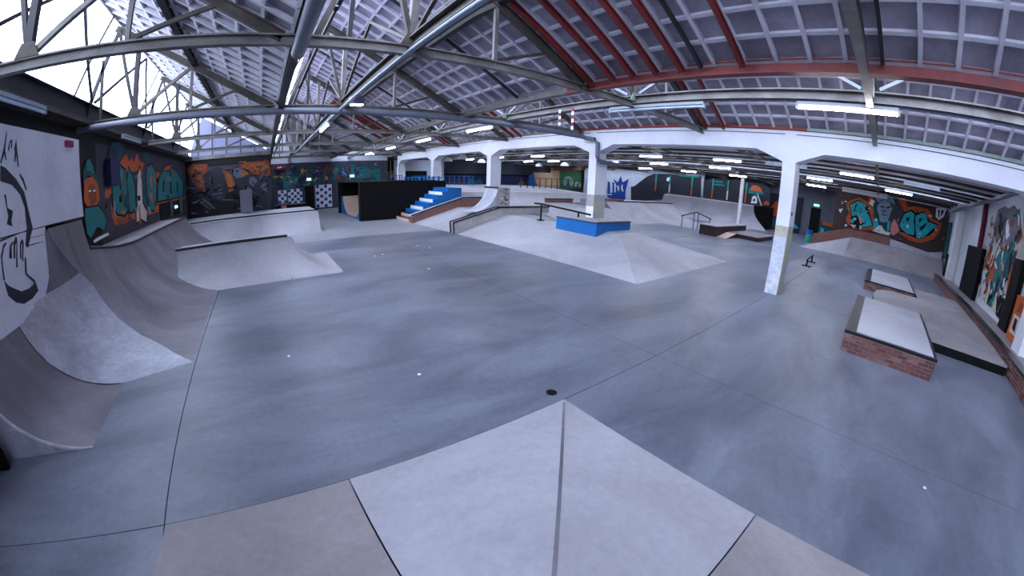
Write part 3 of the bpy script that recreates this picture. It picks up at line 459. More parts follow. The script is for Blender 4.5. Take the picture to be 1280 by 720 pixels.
# ---- annex roof
ar = MB().box(13.5, 19.2, -6.3, 45.3, 5.62, 5.7).build('ceiling', 'roof_rib', kind='structure', label='flat pale sheet roof over the side hall')
RLX = (19.6, 26.0, 32.4, 38.8, 45.2)  # made-up rooflight strips, added to bring daylight into the side hall
for a, b in zip(RLX, RLX[1:]+(48.7,)): MB().box(a+0.4, b-0.4, -6.3, 45.3, 5.62, 5.7).build('roof_sheet', 'roof_rib', ar)
for k, a in enumerate(RLX):
    wn_ = MB().box(a-0.42, a+0.42, -6.3, -5.0, 5.62, 5.7).build('window_%d' % (5+k), 'roof_rib', kind='structure', label='long clear rooflight strip added to give the side hall daylight')
    MB().box(a-0.42, a+0.42, 44.0, 45.3, 5.62, 5.7).build('end_sheet', 'roof_rib', wn_)
    for j in range(24): MB().box(a-0.4, a+0.4, -5.0+j*49/24+0.03, -5.0+(j+1)*49/24-0.03, 5.64, 5.65).build('pane', 'glass', wn_)
for i in range(16):
    x = 14.6+i*2.1; MB().ibeam((x, -6.0, 5.48), (x, 45, 5.5), 0.07, 0.12, 0.02).build('purlin', 'steel_brown', ar)
for k in range(8):
    y = 0.38+6.1*k
    if y > 44: break
    t = thing('annex_truss', 'slender grey truss under the flat side hall roof', 'truss', (24, y, 5.1), 'slender trusses in the side hall')
    x1 = 36.5 if y < 4 else 48
    MB().beam((14.2, y, 5.17), (x1, y, 5.17), 0.09, 0.12).build('bottom_chord', 'steel_brown', t)
    MB().beam((14.2, y, 5.37), (x1, y, 5.37), 0.12, 0.06).build('top_chord', 'steel_brown', t)
    x = 14.4
    while x+1.6 < x1:
        MB().beam((x, y, 5.17), (x+0.8, y, 5.37), 0.05, 0.05).build('diagonal', 'steel_brown', t)
        MB().beam((x+0.8, y, 5.37), (x+1.6, y, 5.17), 0.05, 0.05).build('diagonal', 'steel_brown', t); x += 3.2

# ---- white concrete frame: columns and haunched beams
CY = [-5.6+8.76*k for k in range(6)]
CW = 0.23
for i, y in enumerate(CY[:-1]):
    yb = CY[i+1]; X0, X1 = 13.3, 14.0
    pts = [(y, 5.46), (yb, 5.46), (yb, 4.1), (yb-CW, 4.1), (yb-CW, 4.42), (yb-CW-0.95, 4.78), (y+CW+0.95, 4.78), (y+CW, 4.42), (y+CW, 4.1), (y, 4.1)]
    lab = ['white concrete beam with haunched ends meeting the right wall', 'white concrete beam spanning to the blue plinth column', 'white concrete beam between the blue plinth column and the curved tombstone column', 'white concrete beam above the blue stairs', 'white concrete beam above the black mini ramp box'][i]
    b = MB().prism(pts, 'x', X0, X1).build('concrete_beam', 'column_paint', label=lab, cat='beam')
    MB().beam((X0-0.01, y+0.2, 5.33), (X0-0.01, yb-0.2, 5.33), 0.02, 0.02).build('cable', 'steel_dark', b)
collab = ['white concrete column built into the right wall', 'white concrete column with flaking yellow base standing free on the floor', 'white concrete column rising from the blue plinth', 'white concrete column behind the curved tombstone ramp', 'white concrete column beside the blue stair top', 'white concrete column at the far end of the black mini ramp']
for i, y in enumerate(CY):
    z0 = [0.02, 0, 1.37, 0.94, 2.2, 0][i]
    t = thing('concrete_column', collab[i], 'column', (13.65, y, z0))
    zt = 4.1; zp = {1: 2.32, 2: 2.45}.get(i)
    if zp:
        MB().box(13.3, 14.1, y-CW, y+CW, zp, zt).build('shaft', 'column_paint', t)
        MB().box(13.3, 14.1, y-CW, y+CW, z0, zp).build('worn_base', 'column_worn', t)
        if i == 1: MB().box(13.29, 13.3, y-CW+0.02, y+CW, z0, zp-0.35).build('front_paint', 'column_worn_front', t)
        else:
            MB().box(13.29, 13.3, y-CW, y+CW, z0, 1.9).build('front_paint', 'column_paint', t); MB().box(13.29, 13.3, y-CW+0.03, y+CW, 1.9, zp).build('front_patch', 'column_grey', t)
    else: MB().box(13.3, 14.1, y-CW, y+CW, z0, zt).build('shaft', 'column_paint', t)
    if i == 1: MB().tube([(13.5, y-CW-0.02, 2.75), (13.5, y-CW, 2.75)], 0.07, 12).build('round_sign', 'ink', t)

# ================================================================ RAMPS
def prof(R, d): return 0.0 if d <= 0 else R-math.sqrt(max(R*R-d*d, 0))
def hfield(xs, ys, f, z0=0.0, bottom=True):
    """solid block under the height function f over the grid xs x ys"""
    mb = MB(); mb.grid([[(x, y, f(x, y)) for x in xs] for y in ys])
    def skirt(line): mb.grid([[(x, y, f(x, y)) for x, y in line], [(x, y, z0) for x, y in line]])
    skirt([(x, ys[0]) for x in xs]); skirt([(x, ys[-1]) for x in xs]); skirt([(xs[0], y) for y in ys]); skirt([(xs[-1], y) for y in ys])
    return mb
def lin(a, b, n): return [a+(b-a)*i/n for i in range(n+1)]
def interp(x, P):
    for (a, fa), (b, fb) in zip(P, P[1:]):
        if x <= b: return fa+(fb-fa)*max(0, (x-a))/(b-a)
    return P[-1][1]

# ---- left quarter pipe with a hip coloured as if lit and tall extension
qp = thing('quarter_pipe', 'long concrete quarter pipe with a hip coloured as lit and a tall extension along the left wall', 'quarter pipe', (-3.5, 13, 0))
R2, F2, R1, F1 = 2.9, -1.85, 1.65, -3.2
TH = lambda z: math.acos(max(-1, 1-z/R2))
Q2 = lambda th, y: (F2-R2*math.sin(th), y, R2*(1-math.cos(th)))
T87 = math.radians(87)
mb = MB()
def ygrid(ys, lo, hi, n=12): mb.grid([[Q2(lo(y)+(hi(y)-lo(y))*i/n, y) for i in range(n+1)] for y in ys])
LOWB = [(7.17, 0.0), (8.08, TH(.13)), (8.54, TH(.63)), (8.96, TH(1.4))]; UPB = [(8.11, T87), (8.3, TH(2.4)), (8.6, TH(1.95)), (8.96, TH(1.4))]
COP = [(9.82, 2.06), (11.4, 1.82), (13.0, 1.72), (21.8, 1.75)]
ygrid(lin(7.17, 8.96, 14), lambda y: 0, lambda y: interp(y, LOWB))
ygrid(lin(8.11, 8.96, 8), lambda y: interp(y, UPB), lambda y: T87)
ygrid(lin(8.96, 9.82, 4), lambda y: 0, lambda y: T87)
ygrid(lin(9.82, 21.8, 30), lambda y: 0, lambda y: TH(interp(y, COP)))
mb.build('transition', 'ramp_shade_worn', qp, smooth=50)
# side of the tall extension, deck behind the coping
pr = [Q2(T87-(T87-TH(2.0))*i/6, 9.82) for i in range(7)]
MB().face([(p[0], 9.82, p[2]) for p in pr]+[(-5.99, 9.82, 2.0), (-5.99, 9.82, 2.75)]).build('extension_side', 'black_matt', qp)
dk = MB(); ys = lin(9.82, 21.8, 20)
dk.grid([[Q2(TH(interp(y, COP)), y) for y in ys], [(-5.99, y, interp(y, COP)) for y in ys]])
dk.build('deck', 'ramp_light', qp)
MB().tube([Vector(Q2(TH(interp(y, COP)), y))+Vector((-0.02, 0, 0.02)) for y in ys], 0.045, 8).build('coping', 'coping', qp, smooth=60)
# hip between the two radii
def resample(P, n):
    P = [Vector(p) for p in P]; L = [0]
    for a, b in zip(P, P[1:]): L.append(L[-1]+(b-a).length)
    out = []
    for i in range(n+1):
        t = L[-1]*i/n; k = max(j for j in range(len(L)) if L[j] <= t+1e-9); k = min(k, len(P)-2)
        out.append(P[k].lerp(P[k+1], (t-L[k])/(L[k+1]-L[k])))
    return out
def q1(th, y): return (F1-R1*math.sin(th), y, R1*(1-math.cos(th)))
B1 = [q1(math.radians(a), 6.8-0.3*a/85) for a in range(0, 86, 17)]+[(-4.8, 7.07, 1.57), (-4.8, 7.61, 1.62), (-4.8, 7.95, 1.88), (-4.78, 8.08, 2.69)]
B2 = [Q2(interp(y, LOWB), y) for y in (7.17, 7.6, 8.08, 8.3, 8.54, 8.75, 8.96)]+[Q2(interp(y, UPB), y) for y in (8.6, 8.3, 8.11)]
n = 18; a1 = resample(B1[:7], 10)+resample(B1[6:], 8)[1:]; a2 = resample(B2[:7], 10)+resample(B2[6:], 8)[1:]
rows = []
for i in range(n+1):
    row = []
    for j in range(9):
        t = j/8; p = a1[i].lerp(a2[i], t); p = p+Vector((-0.10, 0.22, -0.06))*4*t*(1-t)*min(1, i/6)*(1 if i < 12 else max(0.0, (18-i)/6)); row.append((p.x, p.y, max(p.z, 0.0)))
    rows.append(row)
hm = MB(); hm.grid(rows[:13]); hm.build('lit_hip', 'ramp_bright', qp, smooth=60)  # same concrete as the transition, lightened to stand in for light on this face
hm = MB(); hm.grid(rows[12:]); hm.build('upper_hip', 'ramp_shade_worn', qp, smooth=60)
# near transition, smaller radius, with broken end
mb = MB(); mb.grid([[q1(math.radians(88)*i/14, y0+(6.8-0.3*i/14-y0)*j/6) for j in range(7)] for i in range(15) for y0 in (4.88,)])
mb.build('near_transition', 'ramp_shade_worn', qp, smooth=60)
e = [q1(math.radians(88)*i/14, 4.88) for i in range(15)]
MB().poly([(p[0], p[1], p[2]) for p in e]+[(-5.99, 4.88, 1.6), (-5.99, 4.88, 0.0)], [tuple(range(17))]).build('broken_end', 'ramp_bright', qp)
MB().tube([Vector(p)+Vector((0, 0.01, -0.015)) for p in e], 0.028, 6).build('broken_edge', 'ramp_bright', qp)
# boards over it
MB().prism([(3.2, 1.45), (6.05, 1.4), (6.7, 1.4), (7.1, 1.48), (7.61, 1.58), (7.95, 1.88), (8.12, 2.7), (8.12, 2.79), (3.2, 2.79)], 'x', -4.95, -4.8).build('drawing_board', 'panel_white', label='white board with a hand drawn on it below the tall panel', cat='board')
pb = MB().box(-4.98, -4.8, 3.2, 10.08, 2.81, 4.58).build('mural_screen', 'panel_white', label='tall white panel with black line drawing above the quarter pipe', cat='screen')
hb = [o for o in COL.objects if o.name == 'drawing_board'][0]
decal(pb, 'X', -4.8, [s for s in HAND if sum(p[1] for p in s[1])/len(s[1]) > 2.8 or s[0] == 'x'], 0.004)
decal(hb, 'X', -4.8, [s for s in HAND if sum(p[1] for p in s[1])/len(s[1]) <= 2.8], 0.004)
MB().box(-4.8, -4.72, 9.3, 9.62, 4.36, 4.5).build('alarm_beacon', 'burgundy', label='small red alarm beacon at the corner of the white panel', cat='alarm')
MB().box(-4.95, -4.65, 4.62, 4.7, 0, 0.9).build('frame_post', 'black', label='black steel post beside the broken ramp end', cat='post')

# ---- spine with flared end
def spine(x, y):
    zf, zr, zb = prof(1.5, min(y-12.3, 1.46)), prof(1.6, min(2.31-x, 1.7)), prof(1.5, min(16.2-y, 1.46)); return max(0.0, min(zf, zr, zb, 1.18))
xs = [-3.3, -2.6, -1.9]+lin(-1.2, 0.6, 3)+lin(0.75, 2.31, 12); ys = lin(12.3, 13.76, 12)+[14.2, 14.6]+lin(14.74, 16.2, 8)
sp = hfield(xs, ys, spine).build('spine_ramp', 'ramp_light', label='concrete spine ramp with a flared end jutting from the left quarter pipe', cat='ramp', smooth=40)
MB().tube([(-3.35, 13.76, 1.2), (-2.7, 13.76, 1.2), (0.62, 13.76, 1.2)], 0.045, 8).build('coping', 'coping', sp, smooth=60)
MB().box(0.56, 0.6, 12.4, 12.42, 0.0, 0.02).build('seam', 'coping', sp)

# ---- rear quarter pipe block
def rear(x, y): return max(0.0, min(prof(1.7, min(y-22.7, 1.6)), 1.2))
rq = hfield([-5.9, -4, -2, 0, 2, 3.15], lin(22.7, 24.3, 12)+[26, 29.9], rear).build('rear_quarter_pipe', 'ramp_light', label='low concrete quarter pipe below the dark animal mural', cat='quarter pipe', smooth=40)
MB().tube([(-5.0, 24.0, 1.22), (-3.0, 24.28, 1.22), (3.15, 24.28, 1.22)], 0.045, 8).build('coping', 'coping', rq, smooth=60)
MB().box(-1.9, -1.05, 28.2, 28.9, 1.2, 2.75).build('grey_locker', 'wall_grey', label='tall grey metal locker on the deck before the animal mural', cat='locker')

# ---- camera-side hip: three cast slabs
SL = 0.215
ch = thing('hip_bank', 'concrete hip bank with a worn corner ridge, joints between three slabs', 'ramp', (0.8, -1, 0))
A = (3.39, 3.18, 0); tp = 4.0; Tz = SL*tp; T = (A[0]-tp, A[1]-tp, Tz)
g = 0.008
mb = MB(); mb.poly([(0.3+g, 3.18, 0), A, T, (0.3+g, T[1], Tz)] if T[0] > 0.3 else [(0.3+g, 3.18, 0), A, (0.3+g, 3.18-(A[0]-0.3), SL*(A[0]-0.3))], [(0, 1, 2, 3)] if T[0] > 0.3 else [(0, 1, 2)])
mb.build('left_face', 'ramp_light', ch)
mb = MB(); mb.poly([(3.39, 0.19+g, 0), A, (A[0]-(3.18-0.19), 0.19+g, SL*(3.18-0.19))], [(0, 1, 2)]); mb.build('right_face', 'ramp_light', ch)
mb = MB(); mb.poly([(-1.78, 3.18, 0), (0.3-g, 3.18, 0), (0.3-g, T[1], SL*4.0), (-1.78, T[1], SL*4.0)], [(0, 1, 2, 3)])
mb.poly([(-1.78, 3.18, 0), (-1.78, T[1], SL*4.0), (-1.78, T[1], 0)], [(0, 1, 2)]); mb.build('warm_slab', 'ramp_warm', ch)
mb = MB(); mb.poly([(3.39, 0.19-g, 0), (3.39, -6.0, 0), (T[0], -6.0, SL*4.0), (T[0], T[1], SL*4), (A[0]-(3.18-0.19), 0.19-g, SL*(3.18-0.19))], [(0, 1, 2, 3, 4)]); mb.build('warm_slab', 'ramp_warm', ch)
MB().poly([(-1.78, T[1], SL*4), (T[0], T[1], SL*4), (T[0], -6.0, SL*4), (-1.78, -6.0, SL*4)], [(0, 1, 2, 3)]).build('deck', 'ramp_warm', ch)
MB().beam((A[0]-0.08, A[1]-0.08, 0.009), (A[0]-2.9, A[1]-2.9, SL*2.9-0.008), 0.035, 0.02).build('worn_ridge', 'ramp_shade_worn', ch)

# ---- central funbox
fb = thing('funbox', 'wide concrete funbox with banked sides around the blue plinth', 'ramp', (13, 14, 0))
PZ = 0.93
V = [(9.7, 6.45, 0), (17.4, 6.52, 0), (14.1, 9.8, PZ), (13.0, 9.8, PZ), (9.2, 23.4, 0), (12.6, 23.4, PZ), (14.1, 23.4, PZ), (12.6, 23.4, PZ), (17.4, 17.5, 0), (14.1, 20.5, PZ), (9.45, 17.7, 0), (12.75, 17.7, PZ)]
MB().poly(V, [(0, 3, 11, 10), (10, 11, 5, 4)]).build('left_bank', 'ramp_light', fb)
MB().poly(V, [(0, 1, 2, 3)]).build('front_bank', 'ramp_light', fb)
MB().poly(V, [(1, 8, 9, 2)]).build('right_bank', 'ramp_light', fb)
MB().poly(V+[(9.2, 23.4, 0), (12.6, 23.4, 0)], [(3, 2, 9, 6, 5, 11), (4, 5, 13)]).build('plateau', 'floor_light', fb)
MB().beam((9.75, 6.5, 0.008), (12.95, 9.75, PZ-0.006), 0.035, 0.02).build('hip_edge', 'column_grey', fb)

# blue plinth round the column
bp = thing('blue_plinth', 'bright blue boxed plinth with a dark edged concrete top around a column', 'plinth', (13.4, 11.7, 0.6))
MB().prism([(12.2, 0.70), (13.0, 0.935), (14.65, 0.935), (14.65, 1.3), (12.2, 1.3)], 'y', 10.48, 12.98).build('box', 'blue', bp)
MB().box(12.17, 14.68, 10.45, 13.01, 1.3, 1.33).build('edge_strip', 'wood_dark', bp); MB().box(12.24, 14.61, 10.52, 12.94, 1.33, 1.37).build('top', 'ramp_light', bp)

# ledge up the bank
lg = thing('hubba_ledge', 'grey concrete hubba ledge with a steel edge climbing the funbox bank', 'ledge', (12.5, 17.9, 0))
MB().prism([(9.38, 0.0), (9.3, 0.6), (12.2, 1.3), (16.0, 1.3), (16.0, 0.94), (12.75, 0.94)], 'y', 17.75, 18.15).build('body', 'column_grey', lg)
MB().tube([(9.27, 17.74, 0.62), (12.2, 17.74, 1.33), (16.0, 17.74, 1.33)], 0.045, 8).build('edge_rail', 'coping', lg)
MB().tube([(9.27, 18.15, 0.62), (12.2, 18.15, 1.33), (16.0, 18.15, 1.33)], 0.04, 8).build('edge_rail', 'coping', lg)
MB().beam((9.3, 17.74, 0.02), (9.27, 17.74, 0.62), 0.06, 0.06).build('end_post', 'coping', lg); MB().beam((9.3, 18.13, 0.02), (9.27, 18.13, 0.62), 0.06, 0.06).build('end_post', 'coping', lg)
MB().prism([(12.6, 17.752), (16.0, 17.752)][:0] or [(12.9, 0.94), (16.2, 0.94), (16.2, 1.24), (12.9, 1.24)], 'y', 18.15, 18.5).build('low_step', 'ramp_light', lg)
rl = thing('kinked_handrail', 'black steel kinked handrail on two posts leading to the blue plinth', 'rail', (12.75, 13.2, PZ))
MB().tube([(12.75, 15.3, 1.75), (12.75, 14.75, 1.76), (12.75, 11.35, 1.56)], 0.045, 8).build('bar', 'black', rl)
MB().box(12.72, 12.78, 14.72, 14.78, PZ, 1.75).build('post', 'black', rl); MB().box(12.6, 12.9, 14.6, 14.9, PZ-0.01, PZ+0.02).build('foot_plate', 'black', rl); MB().box(12.72, 12.78, 12.07, 12.13, 1.37, 1.6).build('post', 'black', rl)

# tombstone ramp on the third column
ts = thing('tombstone_ramp', 'steep curved white tombstone ramp with stickered side on a column', 'ramp', (13, 20.2, PZ))
pf = [(11.5+1.75*math.sin(math.radians(a)), PZ+1.62*(1-math.cos(math.radians(a)))) for a in range(0, 86, 7)]
MB().prism(pf+[(13.28, PZ+1.48), (13.28, PZ)], 'y', 19.5, 20.9).build('curve', 'ramp_bright', ts, smooth=40)
MB().box(13.3, 14.15, 19.45, 20.43, PZ, 2.4).build('stickered_side', 'column_grey', ts)
ST = ['black', 'white', 'brown', 'teal', 'rust', 'cream', 'navy', 'wood_dark']
for k in range(26):
    x = random.uniform(13.32, 14.0); z = random.uniform(1.3, 2.3); a = random.uniform(0.04, 0.09)
    MB().box(x, x+a*1.4, 19.44, 19.449, z, z+a).build('sticker', ST[k % 8], ts)
MB().tube([(13.2, 19.45, 2.42), (13.2, 20.95, 2.42)], 0.05, 8).build('coping', 'coping', ts)

# stairs with brick hubba
st = thing('stair_flight', 'flight of blue and white painted steps beside the black box', 'stairs', (10.8, 25.2, 0))
NS = 9
for i in range(NS):
    x = 9.15+0.37*i; z = 2.25*(i+1)/NS
    sp1 = MB().box(x, x+0.37 if i < NS-1 else 13.2, 24.05, 26.55, 0.0, z-0.03).build('step', 'wood' if i < 2 else 'blue', st)
    MB().box(x-0.015, x+0.37 if i < NS-1 else 13.2, 24.03, 26.55, z-0.03, z).build('tread', 'coping' if i < 2 else 'blue', sp1)
    MB().box(x-0.02, x-0.004, 24.2, 26.55, z-0.245, z-0.03).build('riser', 'wood' if i < 2 else ('white' if i % 2 else 'blue'), sp1)
MB().box(12.45, 13.28, 26.9, 41.9, 0, 2.2).build('blue_landing', 'blue', label='blue sided landing deck at the top of the stairs', cat='deck')
hb2 = thing('brick_hubba', 'sloping brick hubba with pale concrete cap beside the stairs', 'ledge', (11.5, 23.6, 0))
MB().prism([(9.15, 0), (9.15, 0.42), (13.0, 1.5), (16.4, 1.5), (16.4, 0.94), (13.0, 0.94), (11.5, 0)], 'y', 23.42, 23.95).build('brick_body', 'brick_print', hb2)
MB().prism([(9.1, 0.42), (9.1, 0.5), (12.98, 1.6), (16.4, 1.6), (16.4, 1.5), (13.0, 1.5)], 'y', 23.4, 24.0).build('cap', 'ramp_light', hb2)
MB().tube([(9.1, 23.4, 0.5), (12.98, 23.4, 1.58), (16.4, 23.4, 1.58)], 0.05, 8).build('steel_edge', 'coping', hb2)

# black mini ramp box
mr = thing('mini_ramp_box', 'large black boxed mini ramp with pale wooden transition inside', 'ramp box', (9.7, 31, 0))
MB().box(6.6, 13.2, 26.6, 26.85, 0, 2.75).build('front_wall', 'black', mr); MB().box(6.6, 12.4, 35.0, 35.25, 0, 2.75).build('rear_wall', 'black', mr)
MB().box(6.45, 6.75, 26.58, 27.15, 0, 2.76).build('post', 'black_matt', mr); MB().box(6.45, 6.75, 34.6, 35.27, 0, 2.76).build('post', 'black_matt', mr); MB().box(12.2, 12.4, 26.85, 35, 0, 2.75).build('end_wall', 'black_matt', mr)
MB().box(6.6, 12.4, 26.6, 35.25, 2.72, 2.78).build('roof_board', 'black', mr)
us = [(27.2+0.0, 1.5)]+[(27.2+2.4*(1-math.cos(math.radians(a))), 1.55*(1-math.sin(math.radians(a)))+0.06) for a in range(10, 91, 10)]; us += [(61.8-y, z) for y, z in us[::-1]]
MB().prism(us+[(34.6, 0), (27.2, 0)], 'x', 6.78, 12.1).build('transition', 'wood', mr, smooth=40)
MB().prism([(y, z-0.02) for y, z in us]+[(34.6, 0), (27.2, 0)], 'x', 6.6, 6.77).build('blue_side', 'blue', mr)
MB().box(6.6, 12.6, 27.2, 34.6, -0.001, 0.01).build('base', 'black', mr)

# ---- upper area: back deck wall, bench, railings
bw = thing('back_deck', 'raised concrete deck with a plain wall behind the funbox', 'deck', (23, 36, 0))
def backw(x, y): return 0.93+min(1.2, prof(1.6, min(max(y-26.8, 0), 1.55)))
hfield([14.1, 20, 26, 31.5], [26.6]+lin(26.8, 28.2, 8)+[36, 42], backw, 0.0).build('bank', 'ramp_light', bw, smooth=40)
MB().box(14.12, 25.38, 20.52, 26.58, 0, PZ).build('lower_floor', 'floor_light', bw)
for k, (x0, x1) in enumerate(((23.2, 26.4), (15.6, 17.6))):
    b = thing('manual_bench', ['low brick bench standing before the back deck wall', 'low brick bench just behind the stickered tombstone'][k], 'bench', ((x0+x1)/2, 26.3, PZ))
    MB().box(x0, x1, 25.9, 26.4, PZ, 1.26).build('body', 'brick_print', b); MB().box(x0-0.04, x1+0.04, 25.86, 26.42, 1.26, 1.33).build('top', 'wood_dark', b)
def railing(x0, x1, y, z, mat, lab, n):
    t = thing('deck_railing', lab, 'railing', ((x0+x1)/2, y, z))
    for zz in (0.25, 1.0): MB().box(x0, x1, y-0.03, y+0.03, z+zz, z+zz+0.05).build('rail', mat, t)
    for i in range(n+1): x = x0+(x1-x0)*i/n; MB().box(x-0.03, x+0.03, y-0.03, y+0.03, z, z+1.05).build('post', mat, t)
railing(22.5, 31.3, 29.2, 2.13, 'steel_dark', 'dark steel railing along the back deck before the green wall', 11)
railing(14.4, 21.5, 36.5, 2.13, 'blue', 'blue steel railing at the far end of the back deck', 12)
railing(12.1, 13.2, 36.5, 2.2, 'blue', 'short blue railing beyond the black mini ramp box', 4)
pk = thing('picket_fence', 'bright blue picket fence behind the black mini ramp box', 'fence', (13.0, 31, 2.2))
for i in range(9): MB().box(12.95, 13.05, 27.4+i*0.95, 27.62+i*0.95, 2.2, 3.1).build('picket', 'blue', pk)
for z in (2.45, 2.95): MB().box(13.05, 13.1, 27.2, 35.4, z, z+0.08).build('rail', 'blue', pk)

# ---- far side hall ramps
fr = thing('side_hall_bank', 'pale concrete bank and quarter pipe joining the back deck in the side hall', 'quarter pipe', (26, 19, 0))
def fbk(x, y): return 0.0 if y < 17.5 else (min(0.93, 0.93*(y-17.5)/3.0))
hfield([17.4, 21, 25.4], [17.5, 20.5], fbk).build('bank', 'ramp_light', fr)
def fq(x, y): return min(1.5, prof(4.8, min(y-17.5, 3.5)))
hfield([25.4, 28, 33, 37], lin(17.5, 21, 10)+[24], fq).build('transition', 'ramp_light', fr, smooth=40)
MB().tube([(27.0, 21.0, 1.53), (37.0, 21.0, 1.53)], 0.06, 8).build('coping', 'coping', fr)
MB().box(25.4, 28.0, 21.0, 21.3, 1.5, 1.72).build('brick_kerb', 'brick_print', fr)
fw_ = thing('tall_quarter_pipe', 'tall pale concrete quarter pipe in front of the black boards', 'quarter pipe', (42, 18, 0))
def tq(x, y): return min(2.47, prof(3.1, min(max(x-40.6, 0), 3.05)))
tm = MB(); txs = lin(40.6, 43.6, 12)+[44.6, 46.1]
def tend(x): return 14.0-2.6*max(0, 1-tq(x, 0)/2.47)**2.2
tm.grid([[(x, 26.2+(tend(x)-26.2)*j/8, tq(x, 0)) for x in txs] for j in range(9)])
tm.grid([[(x, tend(x), tq(x, 0)) for x in txs], [(x, tend(x), 0) for x in txs]])
tm.build('transition', 'ramp_light', fw_, smooth=40)
MB().tube([(43.65, 14.0, 2.5), (43.65, 26.2, 2.5)], 0.06, 8).build('coping', 'coping', fw_)
MB().prism([(43.4, 0), (46.0, 0), (46.0, 2.47), (43.6, 2.47)], 'y', 12.2, 13.98).build('black_side', 'black_matt', fw_)
for k, xx in enumerate((14.5, 21.0, 25.2)): MB().beam((40.65, xx, 0.01), (43.5, xx, 2.4), 0.03, 0.02).build('seam', 'column_grey', fw_)
MB().box(29.2, 40.6, 12.8, 17.5, 0.001, 0.012).build('concrete_apron', 'ramp_light', fw_)

wfar = wf
wc = wall('wall_crown', 46.5, 46.8, 22.0, 43.3, 0, TOP, 'wall_white')
decal(wc, 'X', 46.5, CROWN, -0.02)
for pts, lab in ((BOARD1[0][1], 'tall black board wall with a sloping shoulder beside the blue crown painting'), (BOARD2[0][1], 'black board wall with green and orange uprights'), ):
    o = MB().prism(pts, 'x', 46.15, 46.3).build('skate_wall', 'slate', label=lab, cat='wall panel')
    ys_ = [p[0] for p in pts]; zt = max(p[1] for p in pts)
    for k, f in enumerate((0.12, 0.42, 0.62) if lab.startswith('tall') else (0.35, 0.62, 0.85)):
        y = min(ys_)+f*(max(ys_)-min(ys_)); 
        MB().box(46.05, 46.14, y-0.08, y+0.08, 3.7, zt-0.2).build('upright', 'green', o); MB().box(46.05, 46.14, y-0.08, y+0.08, 2.6, 3.7).build('upright', 'orange' if k % 2 == 0 else 'cream', o)
bd = [o for o in COL.objects if o.name.startswith('skate_wall')]
decal(bd[1], 'X', 46.15, [('orange', [(15.6, 4.2), (15.2, 4.75), (14.6, 4.8), (14.1, 4.5), (13.9, 4.1)]), ('teal', [(15.7, 4.2), (13.8, 4.1), (13.7, 3.8), (15.6, 3.75)]), ('white', [(15.2, 2.6), (15.1, 3.4), (14.8, 3.6), (14.5, 3.4), (14.4, 2.7)]), ('black', [(15.0, 2.9), (14.9, 3.2), (14.7, 3.2), (14.7, 2.9)]),
     ('cream', [(14.6, 3.8), (14.4, 3.8), (13.7, 2.5), (13.9, 2.5)]), ('orange', [(13.6, 2.6), (13.5, 3.0), (13.2, 3.2), (12.9, 3.0), (12.85, 2.7)]), ('teal', [(20.6, 4.4), (18.9, 4.4), (18.9, 4.25), (20.6, 4.2)]), ('teal', [(20.3, 4.8), (19.2, 4.8), (19.2, 4.6), (20.3, 4.6)])], -0.02)
decal(bd[0], 'X', 46.15, [('white', [(27.4, 4.6), (27.1, 4.7), (26.9, 4.3), (27.2, 4.1), (27.5, 4.2)]), ('green', [(25.6, 5.1), (22.6, 5.15), (22.6, 4.95), (25.6, 4.95)])], -0.02)
gt = MB().box(47.6, 47.95, 9.2, 14.2, 0, 4.2).build('mural_board', 'slate', label='dark board painted in orange and teal beyond the side hall column', cat='board')
decal(gt, 'X', 47.6, [('orange', [(14.0, 2.2), (13.0, 2.5), (12.4, 3.4), (11.6, 2.6), (11.9, 1.6), (13.6, 1.2)]), ('teal', [(14.0, 0.2), (13.4, 1.2), (11.6, 1.4), (10.2, 1.0), (10.0, 0.1)]), ('orange', [(11.3, 3.8), (10.6, 4.1), (10.2, 3.2), (11.0, 2.6)]), ('cream', [(12.0, 3.2), (11.2, 4.0), (10.8, 3.7), (11.6, 2.9)]), ('cyan', [(10.4, 0.5), (9.8, 1.1), (9.2, 0.6)])], -0.02)
sc_ = thing('slim_column', 'slim white steel column standing in the side hall', 'column', (36.0, 12.9, 0.013))
MB().box(35.85, 36.15, 12.75, 13.05, 0.013, 4.98).build('shaft', 'white', sc_); MB().box(35.7, 36.3, 12.58, 13.2, 4.98, 5.11).build('head_plate', 'steel_brown', sc_)

# grind box with kicker platform, arched rail, small rail
gb = thing('grind_box', 'long dark purple grind box with a pale top', 'grind box', (30, 12, 0))
MB().box(26.6, 33.5, 11.2, 12.55, 0, 0.72).build('body', 'wood_dark', gb); MB().box(26.55, 33.55, 11.15, 12.6, 0.72, 0.77).build('top', 'ramp_light', gb)
kp = thing('kicker_platform', 'low dark platform with a wooden kicker against the grind box', 'ramp', (30, 10, 0))
MB().prism([(26.6, 0.0), (28.6, 0.28), (33.0, 0.28), (33.0, 0)], 'y', 10.3, 11.1).build('kicker', 'wood_dark', kp); MB().prism([(26.6, 0.01), (28.6, 0.29), (28.6, 0.31), (26.6, 0.03)], 'y', 10.3, 11.1).build('kicker_sheet', 'wood', kp)
MB().box(28.9, 33.4, 8.6, 10.28, 0, 0.27).build('platform', 'wood_dark', kp); MB().box(28.85, 33.45, 8.55, 11.1, 0.28, 0.33).build('platform_top', 'ramp_warm', kp)
ra = thing('arched_rail', 'thin black rail rising to a point in the side hall', 'rail', (29, 14.2, 0))
MB().tube([(29, 15.5, 0.93), (29, 14.1, 1.42), (29, 12.75, 1.05)], 0.04, 8).build('bar', 'black', ra)
for y, z in ((15.4, 0.95), (14.3, 1.35), (13.9, 1.35), (12.85, 1.08)): MB().tube([(29, y, 0), (29, y, z)], 0.03, 6).build('post', 'black', ra)
sr = thing('flat_rail', 'low black flat bar standing alone on the open floor', 'rail', (23.3, 3.7, 0))
